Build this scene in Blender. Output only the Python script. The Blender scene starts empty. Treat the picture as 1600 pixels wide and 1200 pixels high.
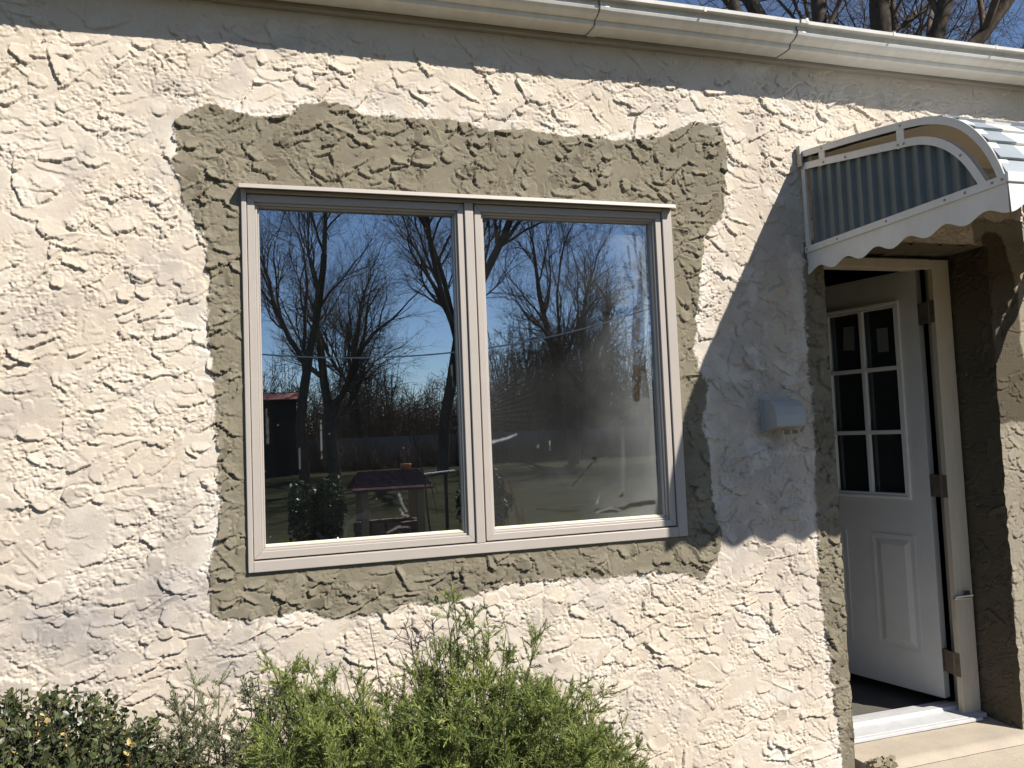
import bpy, math, random
import numpy as np
from mathutils import Vector, Matrix
R = math.radians
SC = bpy.context.scene
COL = SC.collection

# ------------------------------------------------------------------ camera
EYE = Vector((0.0, -2.7526, 1.55))
RIGHT = Vector((0.9570, -0.2862, -0.0402))
FWD = Vector((0.2885, 0.9556, 0.0600))
FWD.normalize(); RIGHT = (RIGHT - FWD * RIGHT.dot(FWD)).normalized(); UP = RIGHT.cross(FWD)
cam = bpy.data.cameras.new('camera')
cam.sensor_width = 36.0; cam.lens = 36.0 * 1235 / 1600; cam.clip_start = 0.05; cam.clip_end = 2000
camo = bpy.data.objects.new('camera', cam); COL.objects.link(camo)
m = Matrix((RIGHT, UP, -FWD)).transposed().to_4x4(); m.translation = EYE
camo.matrix_world = m
SC.camera = camo

# ------------------------------------------------------------------ sky, sun, exposure
SUN = Vector((0.720, -0.955, 1.085)).normalized()
el = math.asin(SUN.z); az = math.atan2(SUN.x, SUN.y)
w = bpy.data.worlds.new('World'); SC.world = w; w.use_nodes = True
nt = w.node_tree
sky = nt.nodes.new('ShaderNodeTexSky'); sky.sky_type = 'NISHITA'; sky.sun_disc = False
sky.sun_elevation = el; sky.sun_rotation = az; sky.air_density = 0.8; sky.dust_density = 0.15; sky.ozone_density = 3.2
bg = nt.nodes['Background']; bg.inputs[1].default_value = 0.086
nt.links.new(sky.outputs[0], bg.inputs[0])
sl = bpy.data.lights.new('sun', 'SUN'); sl.energy = 5.0; sl.angle = R(0.55); sl.color = (1.0, 0.945, 0.86)
so = bpy.data.objects.new('sun', sl); COL.objects.link(so)
so.rotation_euler = SUN.to_track_quat('Z', 'Y').to_euler()
SC.view_settings.view_transform = 'Standard'; SC.view_settings.look = 'None'
SC.view_settings.exposure = 0.60; SC.view_settings.gamma = 1.0
SC.render.engine = 'CYCLES'
SC.cycles.max_bounces = 10; SC.cycles.transparent_max_bounces = 12
SC.cycles.sample_clamp_indirect = 6.0

# ------------------------------------------------------------------ helpers: tagging
def tag(o, label=None, cat=None, group=None, kind=None):
    if label: o['label'] = label
    if cat: o['category'] = cat
    if group: o['group'] = group
    if kind: o['kind'] = kind
    return o

def empty(name, loc, label, cat, group=None):
    o = bpy.data.objects.new(name, None); COL.objects.link(o); o.location = loc
    o.empty_display_size = 0.1
    return tag(o, label, cat, group)

def unit(a):
    a = np.asarray(a, float); n = np.linalg.norm(a, axis=-1, keepdims=True); return a / np.maximum(n, 1e-9)

class MB:
    """collects polygons and links them as one mesh object"""
    def __init__(s): s.v = []; s.f = []; s.m = []; s.n = 0; s.big = []
    def add(s, verts, faces, mat=0):
        b = s.n; s.v.append(np.asarray(verts, float).reshape(-1, 3)); s.n += len(s.v[-1])
        for f in faces: s.f.append([b + i for i in f]); s.m.append(mat)
        return b
    def addbig(s, verts, faces, mat=0):      # faces: (n,k) array
        b = s.n; s.v.append(np.asarray(verts, float).reshape(-1, 3)); s.n += len(s.v[-1])
        s.big.append((np.asarray(faces, np.int64) + b, mat)); return b
    def box(s, x0, x1, y0, y1, z0, z1, mat=0):
        v = [(x, y, z) for x in (x0, x1) for y in (y0, y1) for z in (z0, z1)]
        s.add(v, [(0, 1, 3, 2), (4, 6, 7, 5), (0, 4, 5, 1), (2, 3, 7, 6), (0, 2, 6, 4), (1, 5, 7, 3)], mat)
    def obox(s, c, ax, ay, az_, mat=0):      # oriented box: centre + half vectors
        c, ax, ay, az_ = map(lambda q: np.asarray(q, float), (c, ax, ay, az_))
        v = [c + i * ax + j * ay + k * az_ for i in (-1, 1) for j in (-1, 1) for k in (-1, 1)]
        s.add(v, [(0, 1, 3, 2), (4, 6, 7, 5), (0, 4, 5, 1), (2, 3, 7, 6), (0, 2, 6, 4), (1, 5, 7, 3)], mat)
    def prism(s, poly, off, mat=0):          # planar polygon + offset vector
        p = np.asarray(poly, float); n = len(p); q = p + np.asarray(off, float)
        f = [tuple(range(n)), tuple(range(2 * n - 1, n - 1, -1))]
        f += [(i, n + i, n + (i + 1) % n, (i + 1) % n) for i in range(n)]
        s.add(np.vstack([p, q]), f, mat)
    def sheet(s, rows, mat=0):               # rows: (a,b,3) grid
        g = np.asarray(rows, float); a, b = g.shape[:2]
        i = np.arange(a * b).reshape(a, b)
        f = np.stack([i[:-1, :-1], i[:-1, 1:], i[1:, 1:], i[1:, :-1]], -1).reshape(-1, 4)
        s.addbig(g.reshape(-1, 3), f, mat)
    def tube(s, path, rad, n=6, mat=0, cap=True):
        p = np.asarray(path, float); k = len(p); rad = np.broadcast_to(np.asarray(rad, float), (k,))
        t = np.gradient(p, axis=0); t = unit(t)
        ref = np.array([0, 0, 1.]) if abs(t[0, 2]) < .9 else np.array([1., 0, 0])
        a = unit(np.cross(t, ref)); b = np.cross(t, a)
        th = np.arange(n) * 2 * np.pi / n
        ring = p[:, None] + rad[:, None, None] * (np.cos(th)[None, :, None] * a[:, None] + np.sin(th)[None, :, None] * b[:, None])
        i = np.arange(k * n).reshape(k, n); j = np.roll(i, -1, 1)
        f = np.stack([i[:-1], j[:-1], j[1:], i[1:]], -1).reshape(-1, 4)
        bb = s.addbig(ring.reshape(-1, 3), f, mat)
        if cap:
            s.f.append([bb + q for q in i[0][::-1]]); s.m.append(mat)
            s.f.append([bb + q for q in i[-1]]); s.m.append(mat)
    def build(s, name, mats, parent=None, smooth=False, bevel=0, label=None):
        me = bpy.data.meshes.new(name)
        V = np.vstack(s.v)
        loops = [np.array([i for f in s.f for i in f], np.int32)]
        cnt = [np.array([len(f) for f in s.f], np.int32)]; mi = [np.array(s.m, np.int32)]
        for F, q in s.big:
            loops.append(F.reshape(-1).astype(np.int32)); cnt.append(np.full(len(F), F.shape[1], np.int32)); mi.append(np.full(len(F), q, np.int32))
        loops = np.concatenate(loops); cnt = np.concatenate(cnt); mi = np.concatenate(mi)
        st = np.concatenate([[0], np.cumsum(cnt)[:-1]]).astype(np.int32)
        me.vertices.add(len(V)); me.loops.add(len(loops)); me.polygons.add(len(cnt))
        me.vertices.foreach_set('co', V.astype(np.float32).ravel())
        me.loops.foreach_set('vertex_index', loops); me.polygons.foreach_set('loop_start', st)
        me.polygons.foreach_set('material_index', mi)
        me.polygons.foreach_set('use_smooth', np.full(len(cnt), bool(smooth)))
        for q in (mats if isinstance(mats, (list, tuple)) else [mats]): me.materials.append(q)
        me.update(calc_edges=True); me.validate()
        o = bpy.data.objects.new(name, me); COL.objects.link(o)
        if parent is not None:
            o.parent = parent
            pl = parent
            off = Vector((0, 0, 0))
            while pl is not None: off += pl.location; pl = pl.parent
            if off.length > 0: me.transform(Matrix.Translation(-off))
        if bevel:
            bm_ = o.modifiers.new('bevel', 'BEVEL'); bm_.width = bevel; bm_.segments = 2; bm_.limit_method = 'ANGLE'
        if label: o['label'] = label
        return o

def copy_tree(o, parent=None):
    c = o.copy(); COL.objects.link(c)
    if parent is not None: c.parent = parent
    for ch in list(o.children): copy_tree(ch, c)
    return c

# ------------------------------------------------------------------ helpers: materials
def new_mat(name):
    M = bpy.data.materials.new(name); M.use_nodes = True
    t = M.node_tree; return M, t, t.nodes['Principled BSDF']

def mat(name, col, rough=0.5, metal=0.0, var=0.12, scale=6.0, bump=0.0, bscale=120.0, col2=None, spec=0.5, stretch=(1, 1, 1)):
    M, t, p = new_mat(name)
    p.inputs['Roughness'].default_value = rough; p.inputs['Metallic'].default_value = metal
    p.inputs['Specular IOR Level'].default_value = spec
    tc = t.nodes.new('ShaderNodeTexCoord'); mp = t.nodes.new('ShaderNodeMapping'); mp.inputs['Scale'].default_value = stretch
    t.links.new(tc.outputs['Object'], mp.inputs[0])
    n = t.nodes.new('ShaderNodeTexNoise'); n.inputs['Scale'].default_value = scale; n.inputs['Detail'].default_value = 6; n.inputs['Roughness'].default_value = .65
    t.links.new(mp.outputs[0], n.inputs['Vector'])
    r = t.nodes.new('ShaderNodeValToRGB'); t.links.new(n.outputs['Fac'], r.inputs[0])
    c2 = col2 or tuple(c * (1 - 2 * var) for c in col)
    r.color_ramp.elements[0].position = .3; r.color_ramp.elements[1].position = .68
    r.color_ramp.elements[0].color = (*c2, 1); r.color_ramp.elements[1].color = (*col, 1)
    t.links.new(r.outputs[0], p.inputs['Base Color'])
    if bump:
        n2 = t.nodes.new('ShaderNodeTexNoise'); n2.inputs['Scale'].default_value = bscale; n2.inputs['Detail'].default_value = 4
        t.links.new(mp.outputs[0], n2.inputs['Vector'])
        b = t.nodes.new('ShaderNodeBump'); b.inputs['Strength'].default_value = bump; b.inputs['Distance'].default_value = .004
        t.links.new(n2.outputs['Fac'], b.inputs['Height']); t.links.new(b.outputs[0], p.inputs['Normal'])
    return M

def leaf_mat(name, colA, colB, colC, rough=.5, trans=.25):
    """leaf colour varies leaf by leaf through the 'tone' attribute"""
    M, t, p = new_mat(name)
    a = t.nodes.new('ShaderNodeAttribute'); a.attribute_name = 'tone'
    r = t.nodes.new('ShaderNodeValToRGB'); t.links.new(a.outputs['Fac'], r.inputs[0])
    e = r.color_ramp.elements; e[0].color = (*colA, 1); e[0].position = 0.0; e[1].color = (*colB, 1); e[1].position = .8
    x = e.new(0.97); x.color = (*colC, 1)
    t.links.new(r.outputs[0], p.inputs['Base Color']); p.inputs['Roughness'].default_value = rough
    tr = t.nodes.new('ShaderNodeBsdfTranslucent'); t.links.new(r.outputs[0], tr.inputs[0])
    mx = t.nodes.new('ShaderNodeMixShader'); mx.inputs[0].default_value = trans
    t.links.new(p.outputs[0], mx.inputs[1]); t.links.new(tr.outputs[0], mx.inputs[2])
    t.links.new(mx.outputs[0], t.nodes['Material Output'].inputs[0])
    return M

def set_tone(o, arr):
    a = o.data.attributes.new('tone', 'FLOAT', 'POINT'); a.data.foreach_set('value', np.asarray(arr, np.float32))

def stucco_mat():
    M, t, p = new_mat('stucco'); L = t.links.new; N = t.nodes.new
    p.inputs['Roughness'].default_value = .92; p.inputs['Specular IOR Level'].default_value = .2
    msk = N('ShaderNodeAttribute'); msk.attribute_name = 'mask'
    sep = N('ShaderNodeSeparateColor'); L(msk.outputs['Color'], sep.inputs[0])
    tone = N('ShaderNodeAttribute'); tone.attribute_name = 'tone'
    tc = N('ShaderNodeTexCoord')
    def noise(sc, det=5, rgh=.6):
        n = N('ShaderNodeTexNoise'); n.inputs['Scale'].default_value = sc; n.inputs['Detail'].default_value = det; n.inputs['Roughness'].default_value = rgh
        L(tc.outputs['Object'], n.inputs['Vector']); return n.outputs['Fac']
    def mix(f, a, b):
        x = N('ShaderNodeMix'); x.data_type = 'RGBA'
        for i, q in ((0, f), (6, a), (7, b)):
            if isinstance(q, tuple): x.inputs[i].default_value = (*q, 1)
            elif isinstance(q, float): x.inputs[i].default_value = q
            else: L(q, x.inputs[i])
        return x.outputs[2]
    def ramp(f, a, b):
        x = N('ShaderNodeMapRange'); x.inputs[1].default_value = a; x.inputs[2].default_value = b; L(f, x.inputs[0]); return x.outputs[0]
    cream = mix(tone.outputs['Fac'], (.56, .485, .395), (.62, .565, .49))
    cream = mix(ramp(noise(2.2), .42, .62), cream, (.535, .46, .37))
    fine = ramp(noise(55, 6, .7), .35, .7)
    cream = mix(fine, mix(.5, cream, (.52, .44, .345)), cream)
    st = mix(ramp(noise(9), .35, .65), (.29, .26, .238), (.40, .36, .33))
    c = mix(sep.outputs[1], cream, st)
    c = mix(sep.outputs[2], c, (.63, .585, .52))
    mo = mix(tone.outputs['Fac'], mix(ramp(noise(4.5), .36, .62), (.145, .124, .085), (.25, .218, .156)), mix(ramp(noise(3.0), .36, .62), (.19, .168, .125), (.265, .235, .175)))
    mo = mix(fine, mix(.5, mo, (.15, .13, .09)), mo)
    c = mix(sep.outputs[0], c, mo)
    wet_shade = N('ShaderNodeMath'); wet_shade.operation = 'SUBTRACT'; wet_shade.inputs[0].default_value = 1.0  # wet patch, plus shade put into the colour of the doorway returns
    L(msk.outputs['Alpha'], wet_shade.inputs[1])
    c = mix(wet_shade.outputs[0], c, (.085, .07, .048))
    L(c, p.inputs['Base Color'])
    b = N('ShaderNodeBump'); b.inputs['Strength'].default_value = .55; b.inputs['Distance'].default_value = .0022
    L(noise(230, 6, .7), b.inputs['Height']); L(b.outputs[0], p.inputs['Normal'])
    return M

def glass_mat(name, refl, tint):
    M, t, p = new_mat(name); L = t.links.new; N = t.nodes.new
    t.nodes.remove(p)
    tr = N('ShaderNodeBsdfTransparent'); tr.inputs[0].default_value = (*tint, 1)
    gl = N('ShaderNodeBsdfGlossy'); gl.inputs['Roughness'].default_value = 0.0; gl.inputs[0].default_value = (.84, .93, 1, 1)
    fr = N('ShaderNodeFresnel'); fr.inputs[0].default_value = 1.5
    ad = N('ShaderNodeMath'); ad.operation = 'ADD'; ad.inputs[1].default_value = refl; ad.use_clamp = True; L(fr.outputs[0], ad.inputs[0])
    m1 = N('ShaderNodeMixShader'); L(ad.outputs[0], m1.inputs[0]); L(tr.outputs[0], m1.inputs[1]); L(gl.outputs[0], m1.inputs[2])
    a = N('ShaderNodeAttribute'); a.attribute_name = 'tone'
    df = N('ShaderNodeBsdfDiffuse'); df.inputs[0].default_value = (.50, .51, .50, 1)
    m2 = N('ShaderNodeMixShader'); L(a.outputs['Fac'], m2.inputs[0]); L(m1.outputs[0], m2.inputs[1]); L(df.outputs[0], m2.inputs[2])
    g = N('ShaderNodeAttribute'); g.attribute_name = 'grime'
    dg = N('ShaderNodeBsdfDiffuse'); dg.inputs[0].default_value = (.050, .036, .024, 1)
    m3 = N('ShaderNodeMixShader'); L(g.outputs['Fac'], m3.inputs[0]); L(m2.outputs[0], m3.inputs[1]); L(dg.outputs[0], m3.inputs[2])
    L(m3.outputs[0], t.nodes['Material Output'].inputs[0])
    return M

STUCCO = stucco_mat()
GLASS = glass_mat('window_glass', .40, (.80, .84, .82))
DGLASS = glass_mat('door_glass', .03, (.55, .58, .55))
TAUPE = mat('taupe_vinyl', (.405, .36, .32), .42, var=.03, scale=9)
BEAD = mat('cream_bead', (.62, .58, .40), .5, var=.05)
WHITE = mat('white_paint', (.78, .77, .74), .38, var=.04, scale=5)
DOORP = mat('door_paint', (.60, .595, .58), .42, scale=7, col2=(.54, .535, .52), bump=.12, bscale=60)
CREAMP = mat('cream_paint', (.60, .53, .41), .55, var=.07, scale=14, stretch=(3, 3, .6))
ALU = mat('white_aluminium', (.74, .73, .705), .4, scale=11, col2=(.64, .62, .58), stretch=(1, 1, .5), bump=.04, bscale=18)
GUT = mat('gutter_enamel', (.72, .70, .65), .38, scale=6, stretch=(2.5, 1, .6), col2=(.60, .575, .52), bump=.05, bscale=12)
FASC = mat('fascia_paint', (.36, .32, .265), .6, var=.15, scale=8, stretch=(.5, 4, 4))
SLATE = mat('grey_green_enamel', (.165, .19, .19), .6, var=.10, scale=7, spec=.25)
STEEL = mat('brushed_steel', (.62, .62, .61), .3, metal=1.0, var=.05)
RIVET = mat('rivet_steel', (.36, .35, .33), .45, metal=.8, var=.1)
BRONZE = mat('hinge_bronze', (.22, .185, .145), .5, metal=.25, var=.2, scale=40)
SILL = mat('sill_aluminium', (.56, .56, .565), .45, metal=.1, var=.08, scale=20)
CONC = mat('concrete', (.47, .395, .30), .95, var=.10, scale=6, bump=.5, bscale=150, col2=(.36, .31, .25))
SHINGLE = mat('roof_shingle', (.10, .095, .09), .95, var=.2, scale=30, bump=.6)
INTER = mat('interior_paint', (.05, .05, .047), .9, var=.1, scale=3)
WOODT = mat('interior_trim', (.30, .23, .15), .6, var=.15, scale=8, stretch=(6, 6, .7))
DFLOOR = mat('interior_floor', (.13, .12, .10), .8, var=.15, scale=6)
HOODM = mat('hood_enamel', (.38, .385, .37), .42, var=.06, scale=12)
RUST = mat('rust_stain', (.38, .31, .215), .9, var=.2, scale=60)
FAUC = mat('faucet_grey', (.62, .63, .63), .35, var=.05)
PAPER = mat('paper_note', (.17, .175, .17), .9, var=.04)
SOIL = mat('bed_soil', (.13, .095, .06), 1.0, var=.2, scale=20, bump=.6)
LAWN = mat('lawn_grass', (.060, .055, .025), 1.0, var=.25, scale=1.5, bump=.8, bscale=40, spec=.03)
BARK = mat('tree_bark', (.115, .092, .07), .95, var=.3, scale=14, bump=.8, bscale=50, stretch=(1, 1, .35), spec=.15)
TWIG = mat('twig_bark', (.20, .15, .11), .95, var=.25, scale=5, spec=.15)
VINYL = mat('fence_vinyl', (.17, .175, .19), .5, var=.03)
JUNI = leaf_mat('juniper_foliage', (.075, .115, .03), (.345, .385, .105), (.44, .36, .15), .6, .30)
JUNG = leaf_mat('grey_juniper_foliage', (.09, .10, .055), (.27, .285, .15), (.34, .29, .17), .65, .25)
BOXL = leaf_mat('boxwood_leaf', (.030, .044, .018), (.125, .145, .055), (.55, .40, .16), .36, .15)
STEMM = mat('shrub_stem', (.085, .065, .045), .9, var=.2)
DEADT = mat('dead_twig', (.17, .14, .13), .95, var=.15)

# ------------------------------------------------------------------ stucco relief (height field)
RES = 0.0026; K = .0035 / RES
X0, X1, Z0, Z1 = -1.6, 3.95, -0.05, 3.2
NX = int((X1 - X0) / RES) + 1; NZ = int((Z1 - Z0) / RES) + 1
rng = np.random.default_rng(7)

def vnoise(nz, nx, cell, rg, cellx=None):
    cx = cellx or cell
    g = rg.random((int(nz / cell) + 3, int(nx / cx) + 3)).astype(np.float32)
    zz = np.arange(nz) / cell; xx = np.arange(nx) / cx
    zi = zz.astype(int); xi = xx.astype(int)
    fz = (zz - zi).astype(np.float32); fx = (xx - xi).astype(np.float32)
    fz = fz * fz * (3 - 2 * fz); fx = fx * fx * (3 - 2 * fx)
    a = g[zi][:, xi]; b = g[zi][:, xi + 1]; c = g[zi + 1][:, xi]; d = g[zi + 1][:, xi + 1]
    fx = fx[None]; fz = fz[:, None]
    return (a * (1 - fx) + b * fx) * (1 - fz) + (c * (1 - fx) + d * fx) * fz

def fbm(nz, nx, cell, rg, octv=3, gain=.55):
    o = 0; amp = 1; tot = 0
    for k in range(octv):
        o = o + amp * vnoise(nz, nx, max(1.3, cell / 2 ** k), rg); tot += amp; amp *= gain
    return o / tot * 2 - 1

def sstep(x, a, b):
    t = np.clip((x - a) / (b - a), 0, 1); return t * t * (3 - 2 * t)

def blur(a, r):
    for ax in (0, 1):
        for _ in range(2):
            p = np.pad(a, [(r + 1, r) if i == ax else (0, 0) for i in (0, 1)], mode='edge')
            c = np.cumsum(p, axis=ax, dtype=np.float64)
            n = a.shape[ax]
            a = ((np.take(c, np.arange(2 * r + 1, 2 * r + 1 + n), axis=ax) - np.take(c, np.arange(0, n), axis=ax)) / (2 * r + 1)).astype(np.float32)
    return a

def trowel(nz, nx, rg, dens, amin, amax, bmin, bmax, tmin, tmax, rough, rot=.5, down=.75):
    """trowel strokes laid over one another, each thicker towards a torn lip"""
    H = fbm(nz, nx, 60 * K, rg, 3) * .0012
    T = np.full((nz, nx), .5, np.float32)
    e1 = fbm(nz, nx, 10 * K, rg, 2); e2 = fbm(nz, nx, 3.6, rg, 2); e3 = fbm(nz, nx, 24 * K, rg, 2)
    n = int(dens * nz * nx * RES * RES)
    for _ in range(n):
        a = rg.uniform(amin, amax) / RES; b = rg.uniform(bmin, bmax) / RES
        cx = rg.uniform(0, nx); cz = rg.uniform(0, nz); ph = rg.normal(0, rot)
        lip = -1 if rg.random() < down else 1
        Tk = tmin + (tmax - tmin) * rg.random() ** 1.7; tn = rg.random()
        Rr = int(max(a, b) * 1.35) + 2
        i0, i1, j0, j1 = max(0, int(cz) - Rr), min(nz, int(cz) + Rr), max(0, int(cx) - Rr), min(nx, int(cx) + Rr)
        if i1 - i0 < 3 or j1 - j0 < 3: continue
        Z, X = np.mgrid[i0:i1, j0:j1].astype(np.float32); X -= cx; Z -= cz
        c, s = math.cos(ph), math.sin(ph)
        u = (X * c + Z * s) / a; v = (-X * s + Z * c) / b
        w_ = (slice(i0, i1), slice(j0, j1))
        r = (np.abs(u) ** 2.6 + np.abs(v) ** 2.6) ** (1 / 2.6) + rough * (.30 * e3[w_] + .22 * e1[w_]) + rough * .19 * e2[w_]
        t = np.clip((v * lip + 1) * .5 + .25 * u * rg.uniform(-1, 1), 0, 1)
        base = min(float(H[min(nz - 1, int(cz)), min(nx - 1, int(cx))]), .0035)
        cand = base + Tk * t ** 1.4 - .0012 * np.clip((r - .8) / .2, 0, 1) * t
        cand = np.where(r < 1, cand, -1)
        h = H[w_]
        gw = .0085 / RES / min(a, b)
        grv = (r > 1) & (r < 1 + gw) & (t > .55)
        h[grv] -= Tk * .32 * np.clip((t[grv] - .55) * 3, 0, 1)
        up = cand > h
        h[up] = cand[up]; T[w_][up] = tn
    return H, T

def grit(nz, nx, rg):
    zone = sstep(fbm(nz, nx, 20 * K, rg, 3), -.08, .26)
    g = vnoise(nz, nx, 2.1, rg, 3.0) * .6 + vnoise(nz, nx, 4.4, rg) * .5
    pits = np.clip(.27 - vnoise(nz, nx, 3.3, rg) , 0, 1) * 4
    return zone * ((g - .55) * .0058 - pits * .0052) + (1 - zone) * (g - .5) * .0006, zone

def inpoly(px, pz, poly):
    ins = np.zeros(px.shape, bool); n = len(poly)
    for i in range(n):
        x0, z0 = poly[i]; x1, z1 = poly[(i + 1) % n]
        if z0 == z1: continue
        c = ((z0 > pz) != (z1 > pz)) & (px < (x1 - x0) * (pz - z0) / (z1 - z0) + x0)
        ins ^= c
    return ins

Hc, Tn = trowel(NZ, NX, rng, 380, .014, .062, .008, .030, .0018, .0085, 1.35, .60, .90)
Gc, Gz = grit(NZ, NX, rng)
Hc = Hc + Gc
Hc2, _ = trowel(NZ, NX, rng, 800, .004, .018, .003, .008, .002, .0062, 1.3, 1.0, .85)
Hc = Hc + np.clip(Hc2, -.004, 1) * .62 * (.30 + .70 * Gz)
Hm, Tm = trowel(NZ, NX, rng, 520, .010, .050, .007, .026, .0028, .0130, 1.7, .8, .85)
Gm, Gz2 = grit(NZ, NX, rng)
Hm = Hm + Gm * .8

gx = X0 + np.arange(NX) * RES; gz = Z0 + np.arange(NZ) * RES
GX, GZ = np.meshgrid(gx.astype(np.float32), gz.astype(np.float32))
wx = fbm(NZ, NX, 16 * K, rng, 5, .75) * .021; wz = fbm(NZ, NX, 16 * K, rng, 5, .75) * .021
#PATCHPOLY
PATCH = [(-0.291, 2.615), (-0.241, 2.658), (-0.181, 2.683), (-0.1, 2.661), (0.003, 2.656), (0.077, 2.67), (0.105, 2.713), (0.175, 2.724), (0.273, 2.718), (0.316, 2.68), (0.395, 2.691), (0.487, 2.694), (0.604, 2.693), (0.711, 2.687), (0.759, 2.664), (0.871, 2.675), (1.048, 2.676), (1.232, 2.666), (1.395, 2.672), (1.507, 2.691), (1.581, 2.743), (1.64, 2.763), (1.756, 2.745), (1.785, 2.654), (1.765, 2.481), (1.747, 2.376), (1.661, 2.3), (1.629, 2.113), (1.606, 1.96), (1.582, 1.808), (1.633, 1.706), (1.609, 1.556), (1.628, 1.405), (1.632, 1.231), (1.659, 1.13), (1.648, 1.037), (1.572, 0.953), (1.437, 0.994), (1.251, 0.994), (1.046, 1.0), (0.801, 1.007), (0.658, 0.976), (0.543, 0.969), (0.432, 0.974), (0.343, 0.957), (0.257, 0.959), (0.173, 0.953), (0.09, 0.983), (0.009, 0.981), (-0.072, 0.977), (-0.179, 0.98), (-0.211, 1.034), (-0.205, 1.165), (-0.174, 1.327), (-0.18, 1.535), (-0.186, 1.744), (-0.203, 1.913), (-0.191, 2.062), (-0.198, 2.211), (-0.247, 2.291), (-0.285, 2.358), (-0.299, 2.485)]
DOORL = [(2.115, 2.30), (2.105, 2.0), (2.105, 1.75), (2.12, 1.5), (2.105, 1.25), (2.10, 1.08), (2.10, .85), (2.12, .62), (2.13, .40), (2.15, .25), (2.14, .0), (2.3, -.2), (2.3, 2.30)]
DOORR = [(3.02, -.2), (3.02, 2.42), (3.5, 2.42), (3.43, 1.6), (3.46, .9), (3.42, -.2)]
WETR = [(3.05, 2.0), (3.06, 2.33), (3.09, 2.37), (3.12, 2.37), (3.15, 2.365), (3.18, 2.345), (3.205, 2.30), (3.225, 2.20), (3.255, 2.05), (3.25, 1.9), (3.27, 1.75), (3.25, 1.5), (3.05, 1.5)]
vis = (GX > -1.6) & (GX < 4.0)
mm = np.zeros((NZ, NX), bool)
for P in (PATCH, DOORL, DOORR): mm[vis] |= inpoly(GX[vis] + wx[vis], GZ[vis] + wz[vis], P)
mort = mm.astype(np.float32)
wet_shade = np.zeros((NZ, NX), np.float32); q = (GX > 2.9) & (GX < 3.5)
wet_shade[q] = inpoly(GX[q] + wx[q] * .8, GZ[q] + wz[q] * .8, WETR)
wet_shade = blur(wet_shade, 1)
near = blur(mort, 19)
soft = blur(mm.astype(np.float32), 5)
mort = sstep(soft + .34 * fbm(NZ, NX, 6, rng, 3, .7), .34, .66) * np.where(GX > 3.0, .82, 1.0).astype(np.float32)
fringe = np.clip(near * 2.2, 0, 1) * (1 - mort) * sstep(fbm(NZ, NX, 22 * K, rng, 4, .65), -.22, .32) * .8
stain = np.zeros((NZ, NX), np.float32)
def blob(cx, cz, rx, rz, k):
    global stain
    d = ((GX + wx * 3 - cx) / rx) ** 2 + ((GZ + wz * 3 - cz) / rz) ** 2
    stain = np.maximum(stain, k * np.exp(-d))
for b_ in ((-.34, 1.06, .30, .15, 1.0), (-.60, 1.00, .38, .16, 1.0), (-.33, 1.25, .14, .18, .6), (-.20, .86, .22, .10, .9), (-.80, 1.05, .28, .16, .6), (-.55, .84, .35, .09, .5), (-.75, 1.3, .3, .15, .3), (.1, .80, .3, .07, .4),
           (1.9, 1.35, .25, .45, .72), (1.8, 1.85, .2, .4, .6), (2.0, 2.2, .16, .3, .55), (1.75, 1.15, .16, .25, .6), (2.03, .95, .12, .45, .45), (1.92, 1.47, .07, .035, .7),
           (1.35, 2.85, .3, .05, .35), (1.73, 2.7, .06, .12, .5), (-.3, 2.74, .14, .05, .5), (.42, 2.78, .08, .03, .6), (.15, .80, .35, .10, .15)): blob(*b_)
stain *= (.5 + .5 * sstep(fbm(NZ, NX, 34 * K, rng, 3), -.35, .25)); stain = np.maximum(stain, .38 * sstep(fbm(NZ, NX, 48 * K, rng, 4, .6), .08, .5)); stain = np.clip(stain, 0, 1)
# pale cement smears round the doorway and patch
smear = sstep(fbm(NZ, NX, 30 * K, rng, 4, .6), .12, .42) * np.exp(-((GX - 1.9) / .28) ** 2) * .7
fringe = np.clip(np.maximum(fringe, smear * (1 - mort)), 0, 1)

# smooth collar of mortar against the window frame
dx = np.maximum(np.maximum(-.095 - GX, GX - 1.51), 0); dz = np.maximum(np.maximum(1.12 - GZ, GZ - 2.40), 0)
collar = sstep(np.sqrt(dx * dx + dz * dz) + wx * .3, .0, .045)
Hm2 = (Hm * (.35 + .65 * collar) * np.where(GX > 3.0, .6, 1)) + .004
HF = np.where(mm, Hm2, Hc).astype(np.float32)
TF = np.where(mm, Tm, Tn).astype(np.float32)
# texture is weak in the strip under the eaves
weak = sstep(GZ, 2.90, 2.98); HF = HF * (1 - .55 * weak) + .002 * weak

def seg(*pts):
    out = [np.array([pts[0][0]])]
    for (a, st), (b, _) in zip(pts[:-1], pts[1:]):
        n = max(1, int(round((b - a) / st))); out.append(np.linspace(a, b, n + 1)[1:])
    return np.concatenate(out)

OPENX = (2.21, 3.09); LINT = 2.30
xs = seg((-4.0, .02), (-1.05, .0027), (-.07, .0027), (1.485, .0027), (2.21, .0027), (3.09, .0027), (3.5, .02), (6.0, .02))
zs = seg((0.0, .012), (.12, .0027), (1.15, .0027), (LINT, .0027), (2.375, .0027), (3.045, .0027), (3.15, .02))
XX, ZZ = np.meshgrid(xs, zs)
ii = np.clip(((ZZ - Z0) / RES).round().astype(int), 0, NZ - 1); jj = ((XX - X0) / RES).round().astype(int); jj = np.abs(jj) % (2 * NX - 2); jj = np.where(jj >= NX, 2 * NX - 2 - jj, jj)
h = HF[ii, jj]
edge = (np.isclose(XX, 2.21) | np.isclose(XX, 3.09)) & (ZZ < LINT + .001) | (np.isclose(ZZ, LINT) & (XX > 2.2) & (XX < 3.1))
h = np.where(edge, .004, h)
wob = np.interp(zs, np.arange(0, 3.3, .03), rng.normal(0, .0035, 110))
XW = XX + np.where(np.isclose(XX, 2.21) | np.isclose(XX, 3.09), wob[:, None], 0)
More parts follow.
